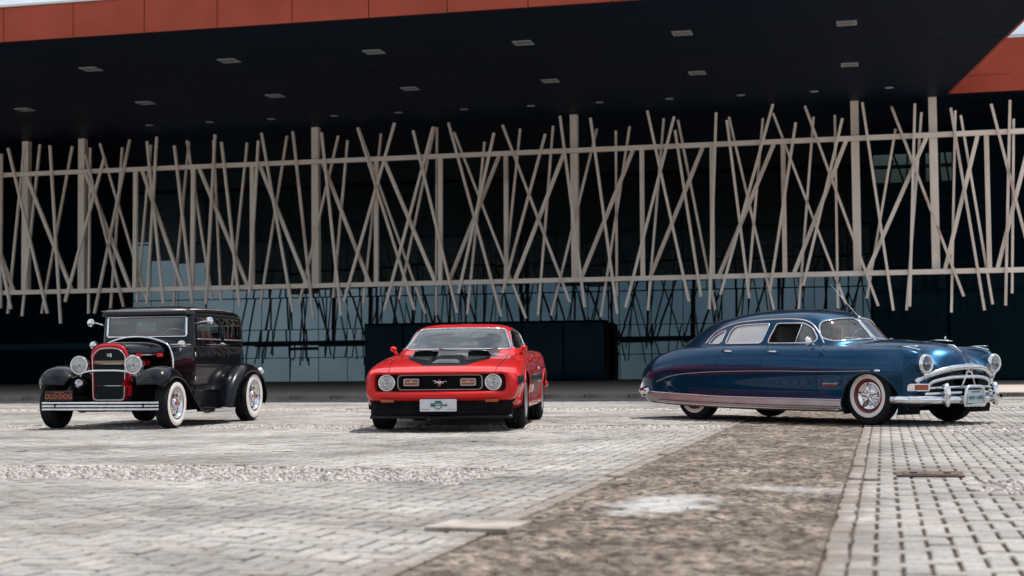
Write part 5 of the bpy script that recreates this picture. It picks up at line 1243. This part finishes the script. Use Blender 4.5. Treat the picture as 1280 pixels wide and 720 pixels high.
# visor over the windscreen and drip rails
mk('sun_visor', ([(.30, -.655, 1.505), (.30, .655, 1.505), (.43, .62, 1.478), (.43, -.62, 1.478), (.29, -.60, 1.575), (.29, .60, 1.575), (.42, .60, 1.535), (.42, -.60, 1.535)], [(0, 3, 2, 1), (4, 5, 6, 7), (3, 7, 6, 2), (0, 4, 7, 3), (1, 2, 6, 5), (0, 1, 5, 4)]), M['black'], frd, bevel=.02)
mk('visor_trim', tube([(.425, -.615, 1.545), (.43, -.3, 1.553), (.432, 0, 1.556), (.43, .3, 1.553), (.425, .615, 1.545)], .007, 6), M['satin'], frd, smooth=True)
for s in (-1, 1):
    mk('drip_rail', tube(FG.drape(smooth_path([(.28, 1.50), (0, 1.505), (-.6, 1.508), (-1.2, 1.50), (-1.48, 1.47)], 40), 'side', lambda V, s=s: V[:, 1]*s > .3, .006), .009, 6), M['black'], frd, smooth=True)
    mk('roof_rail', tube([(.30, s*.612, 1.555), (-.3, s*.60, 1.575), (-.9, s*.585, 1.578), (-1.3, s*.55, 1.565)], .010, 6), M['satin'], frd, smooth=True)
    # mirrors on stalks
    mk('door_mirror', merge(tube([(.27, s*.66, 1.36), (.25, s*.76, 1.39), (.24, s*.83, 1.40)], .009, 6), lathe([(.001, .012), (.050, .010), (.056, 0), (.045, -.02), (.001, -.035)], 20, 'x', (.24, s*.87, 1.40))), M['chrome'], frd, smooth=True)
    cl = mk('cowl_lamp', merge(lathe([(.050, .03), (.056, .015), (.05, -.03), (.02, -.075), (.001, -.08)], 20, 'x', (.60, s*.635, 1.085)), tube([(.56, s*.62, 1.06), (.53, s*.56, .99), (.50, s*.53, .96)], [.016, .014, .012], 8)), M['chrome'], frd, smooth=True)
    mk('cowl_lens', lathe([(.001, .045), (.03, .04), (.049, .03)], 18, 'x', (.60, s*.635, 1.085)), M['reflector'], cl, smooth=True)
# cabin
for x_, nm in ((-.15, 'front_seat'), (-1.10, 'rear_seat')):
    mk(nm, merge(box((x_, 0, .78), (.45, 1.15, .2)), box((x_-.27, 0, 1.05), (.14, 1.15, .46), ry=-.12)), M['red_seat'], frd, bevel=.05)
for s in (-1, 1): mk('door_card', box((-.20, s*.635, 1.02), (.80, .03, .30)), M['red_seat'], frd)
mk('steering_wheel', tube([(.02+.08*math.sin(t), .30+.19*math.cos(t), 1.16+.15*math.sin(t)) for t in np.arange(26)*2*math.pi/26], .012, 6, closed=True), M['chrome'], frd, smooth=True)
mk('cabin_floor', box((-.6, 0, .60), (2.0, 1.2, .04)), M['chassis'], frd)
# ---- bonnet top, open engine bay
hx = np.linspace(.60, 1.40, 24); N_ = 33; g = np.zeros((24, N_, 3))
for i, x_ in enumerate(hx):
    t = (x_-.60)/.80; w_ = .435-.185*t; zt = 1.125-.037*t; zb = .955-.01*t
    for j in range(N_):
        a = math.pi*j/(N_-1); c, sn = math.cos(a), math.sin(a)
        g[i, j] = (x_, w_*math.copysign(abs(c)**.72, c), zb+(zt-zb)*sn**.72)
mk('bonnet', Skin(g).part(0), M['black'], frd, smooth=True, solid=.012)
mk('bonnet_hinge', tube([(.60, 0, 1.128), (1.40, 0, 1.092)], .007, 6), M['chrome'], frd, smooth=True)
for s in (-1, 1):
    mk('bonnet_trim', tube([(.62, s*.435, .950), (1.0, s*.345, .945), (1.38, s*.252, .940)], .013, 8, flat=((0, 0, 1), .8)), M['chrome'], frd, smooth=True)
    mk('valve_cover', merge(box((1.0, s*.19, .86), (.52, .13, .08), rx=-s*.5)), M['shell_red'], frd, bevel=.02)
    mk('exhaust_header', merge(*[tube([(.82+.14*k, s*.22, .74), (.82+.14*k, s*.34, .70), (.74+.12*k, s*.36, .55), (.55, s*.34, .42)], .022, 8) for k in range(4)]), M['satin'], frd, smooth=True)
    mk('hood_latch', box((1.22, s*.315, .935), (.14, .02, .05)), M['shell_red'], frd, bevel=.008)
    mk('hood_latch', box((.84, s*.43, .94), (.18, .02, .05)), M['shell_red'], frd, bevel=.008)
mk('engine_block', merge(box((1.0, 0, .66), (.60, .34, .36)), box((1.0, 0, .88), (.40, .16, .08)), lathe([(.13, .0), (.13, .06), (.001, .065)], 20, 'z', (1.0, 0, .92))), M['chassis'], frd)
mk('alternator', lathe([(.001, .07), (.06, .07), (.07, .05), (.07, -.05), (.001, -.06)], 18, 'x', (1.26, .23, .72)), M['chrome'], frd, smooth=True)
mk('carburettor', merge(lathe([(.04, 0), (.05, .03), (.035, .06), (.001, .065)], 14, 'z', (1.12, .30, .80)), tube([(1.14, .33, .78), (1.25, .36, .74)], .02, 8)), M['chrome'], frd, smooth=True)
# ---- radiator shell and grille
def shell(w0, w1, zb, zt, r, x): return [(x, y, z) for y, z in rpoly([(-w0, zb), (0, zb), (w0, zb), (w1, zt-.10), (w1*.62, zt-.012), (0, zt), (-w1*.62, zt-.012), (-w1, zt-.10)], r, 5)]
mk('radiator_shell', ring_mesh([shell(.245, .268, .345, 1.085, .07, 1.26), shell(.246, .270, .34, 1.10, .07, 1.34), shell(.238, .262, .345, 1.098, .07, 1.40), shell(.226, .246, .355, 1.075, .06, 1.425), shell(.212, .225, .37, 1.030, .05, 1.425), shell(.208, .220, .375, 1.022, .05, 1.39)]), M['shell_red'], frd, smooth=True)
ins = shell(.212, .222, .372, 1.025, .05, 1.398); mk('grille_insert', (ins, [tuple(range(len(ins)))]), M['grille_dark'], frd)
mk('grille_bars', merge(*[box((1.402, -.20+.0154*k, .70), (.008, .004, .62 if abs(k-13) < 11 else .52)) for k in range(27)]), M['black_trim'], frd)
mk('grille_rim', tube(shell(.216, .230, .368, 1.036, .05, 1.428), .006, 6, closed=True), M['chrome'], frd, smooth=True)
for z_ in (.83, .55): mk('grille_crossbar', tube([(1.412, -.215, z_), (1.412, .215, z_)], .006, 6), M['chrome'], frd, smooth=True)
mk('grille_reflection', box((1.407, 0, .855), (.008, .43, .035)), M['copper'], frd)  # bronze reflection across the grille, painted as a flat band
em = text_mesh('grille_emblem', 'V8', .066, M['chrome'], frd, (1.412, 0, .94), FRONT, .004)
# headlamp bar, headlamps
hb = smooth_path([(1.42, -.62, .66), (1.46, -.45, .675), (1.50, -.25, .735), (1.505, 0, .745), (1.50, .25, .735), (1.46, .45, .675), (1.42, .62, .66)], 36)
mk('headlamp_bar', tube(hb, .015, 8), M['chrome'], frd, smooth=True)
for s in (-1, 1):
    hl = lamp(frd, (1.50, s*.375, .815), .112, depth=.12)
    mk('lamp_shell', lathe([(.114, .0), (.114, -.05), (.095, -.11), (.05, -.16), (.001, -.17)], 28, 'x', (1.495, s*.375, .815)), M['chrome'], frd, smooth=True)
    mk('lamp_post', tube([(1.46, s*.375, .70), (1.46, s*.375, .67)], .025, 8), M['chrome'], frd, smooth=True)
    mk('horn', merge(lathe([(.055, .09), (.03, .04), (.018, -.06), (.001, -.07)], 16, 'x', (1.50, s*.33, .585))), M['chrome'] if s < 0 else M['shell_red'], frd, smooth=True)
# ---- fenders (each its own swept shell)
def fender(path, prof, nm, s, n=60, taper=None):
    P_ = smooth_path([(p[0], 0, p[1]) for p in path], n); g = np.zeros((len(P_), len(prof), 3))
    for i in range(len(P_)):
        a = P_[max(i-1, 0)]; b = P_[min(i+1, len(P_)-1)]; t = (b-a)/np.linalg.norm(b-a); nrm = np.array([-t[2], 0, t[0]])
        t_ = i/(len(P_)-1); k_ = min(1, .15+t_*5, .15+(1-t_)*5)
        ym = .5*(prof[0][0]+prof[-1][0])
        k2 = min(1, .72+(1-t_)*2.2) if nm == 'front_fender' else min(1, .8+t_*2.0)
        for j, (y, d, lip) in enumerate(prof): g[i, j] = P_[i]+nrm*(d*k_+lip*(min(1, .1+t_*4) if nm == 'front_fender' else 1)); g[i, j, 1] = s*(ym+(y-ym)*k2)
    return mk(nm, Skin(g).part(0), M['black'], frd, smooth=True, solid=.014)
fprof = [(y, .085*math.sin(max(0, (y-.44))/.48*math.pi), -.075*max(0, (y-.80)/.105)**2) for y in np.linspace(.44, .905, 18)]
rprof = [(y, .05*math.sin(max(0, (y-.60))/.36*math.pi), -.07*max(0, (y-.84)/.095)**2) for y in np.linspace(.58, .935, 16)]
for s in (-1, 1):
    # paths run rear to front so the crown normal points outwards
    fender([(.16, .205), (.36, .205), (.52, .26), (.70, .38), (.90, .54), (1.10, .665), (1.30, .715), (1.47, .705), (1.60, .65), (1.665, .56)], fprof, 'front_fender', s)
    fender([(-1.80, .24), (-1.785, .38), (-1.72, .53), (-1.58, .68), (-1.34, .765), (-1.08, .765), (-.84, .69), (-.64, .55), (-.50, .38), (-.42, .22)], rprof, 'rear_fender', s)
    mk('running_board', box((-.13, s*.80, .195), (.66, .27, .035)), M['black'], frd, bevel=.01)
    mk('running_board_trim', box((-.13, s*.937, .200), (.70, .014, .034)), M['chrome'], frd)
    mk('side_apron', box((-.20, s*.66, .33), (.95, .02, .24)), M['copper'] if False else M['black'], frd)
    mk('fender_apron', ([(1.70, s*.46, .48), (1.36, s*.45, .72), (1.0, s*.46, .62), (.6, s*.50, .45), (.6, s*.48, .36), (1.2, s*.42, .36), (1.66, s*.42, .36)], [(0, 1, 2, 3, 4, 5, 6)]), M['chassis'], frd)
    tl = mk('tail_lamp', lathe([(.001, -.07), (.045, -.06), (.055, -.03), (.05, 0), (.03, .05), (.001, .08)], 18, 'x', (-1.78, s*.80, .72)), M['chrome'], frd, smooth=True)
    mk('tail_lens', lathe([(.001, -.085), (.03, -.078), (.044, -.062)], 16, 'x', (-1.78, s*.80, .72)), M['red_lens'], tl, smooth=True)
    for yy in (.60,): mk('bumper_bracket', bar((1.45, s*yy, .33), (1.70, s*yy, .30), .03, .04), M['chassis'], frd)
mk('chassis_frame', merge(box((0, .36, .36), (3.1, .08, .12)), box((0, -.36, .36), (3.1, .08, .12)), box((1.35, 0, .34), (.12, .72, .08)), box((-.5, 0, .33), (1.8, .5, .10)), box((-1.5, 0, .50), (.6, .9, .25))), M['chassis'], frd)
mk('front_axle', merge(tube([(1.30, -.72, .31), (1.32, -.4, .25), (1.32, .4, .25), (1.30, .72, .31)], .035, 8), tube([(1.36, -.5, .30), (1.40, 0, .36), (1.36, .5, .30)], .03, 6)), M['chassis'], frd, smooth=True)
mk('rear_axle', merge(tube([(-1.30, -.75, .35), (-1.30, .75, .35)], .05, 8), ellipsoid((-1.30, 0, .35), (.16, .16, .15), 14, 8)), M['chassis'], frd, smooth=True)
# ---- triple-ribbed bumper and plate
for z_ in (.338, .297, .256):
    P_ = smooth_path([(1.665, -.80, z_), (1.70, -.5, z_), (1.715, 0, z_), (1.70, .5, z_), (1.665, .80, z_)], 24)
    mk('bumper_rib', tube(P_, .0145, 8, flat=((1, 0, 0), .6)), M['chrome'], frd, smooth=True)
P_ = [(p[0]-.02, p[1], .297) for p in P_]
V_ = []
for p in P_: V_ += [(p[0], p[1], .24), (p[0], p[1], .354)]
mk('bumper_backing', (V_, [(2*k, 2*k+2, 2*k+3, 2*k+1) for k in range(len(P_)-1)]), M['chassis'], frd, solid=.01)
M['plate_black'] = noise_vary(pbr('black plate', (.035, .010, .010), .5), (.028, .008, .008), (.045, .014, .013), 30)
M['plate_orange'] = pbr('orange lettering', (.55, .12, .05), .5)
fp = mk('number_plate', box((1.69, -.555, .432), (.012, .38, .125)), M['plate_black'], frd, bevel=.003)
text_mesh('plate_text', 'OLD-DOG', .082, M['plate_orange'], fp, (1.6975, -.555, .418), FRONT)
mk('plate_top_print', merge(*[box((1.6975, -.60+.035*k, .475), (.002, .022, .010)) for k in range(4)]), M['plate_orange'], fp)
mk('plate_bracket', bar((1.68, -.555, .40), (1.68, -.555, .30), .03, .01), M['chassis'], frd)
wheel_set(frd, [(1.30, -.79), (1.30, .79)], .315, .19, .195, 'slot')
wheel_set(frd, [(-1.30, -.80), (-1.30, .80)], .355, .21, .21, 'slot')
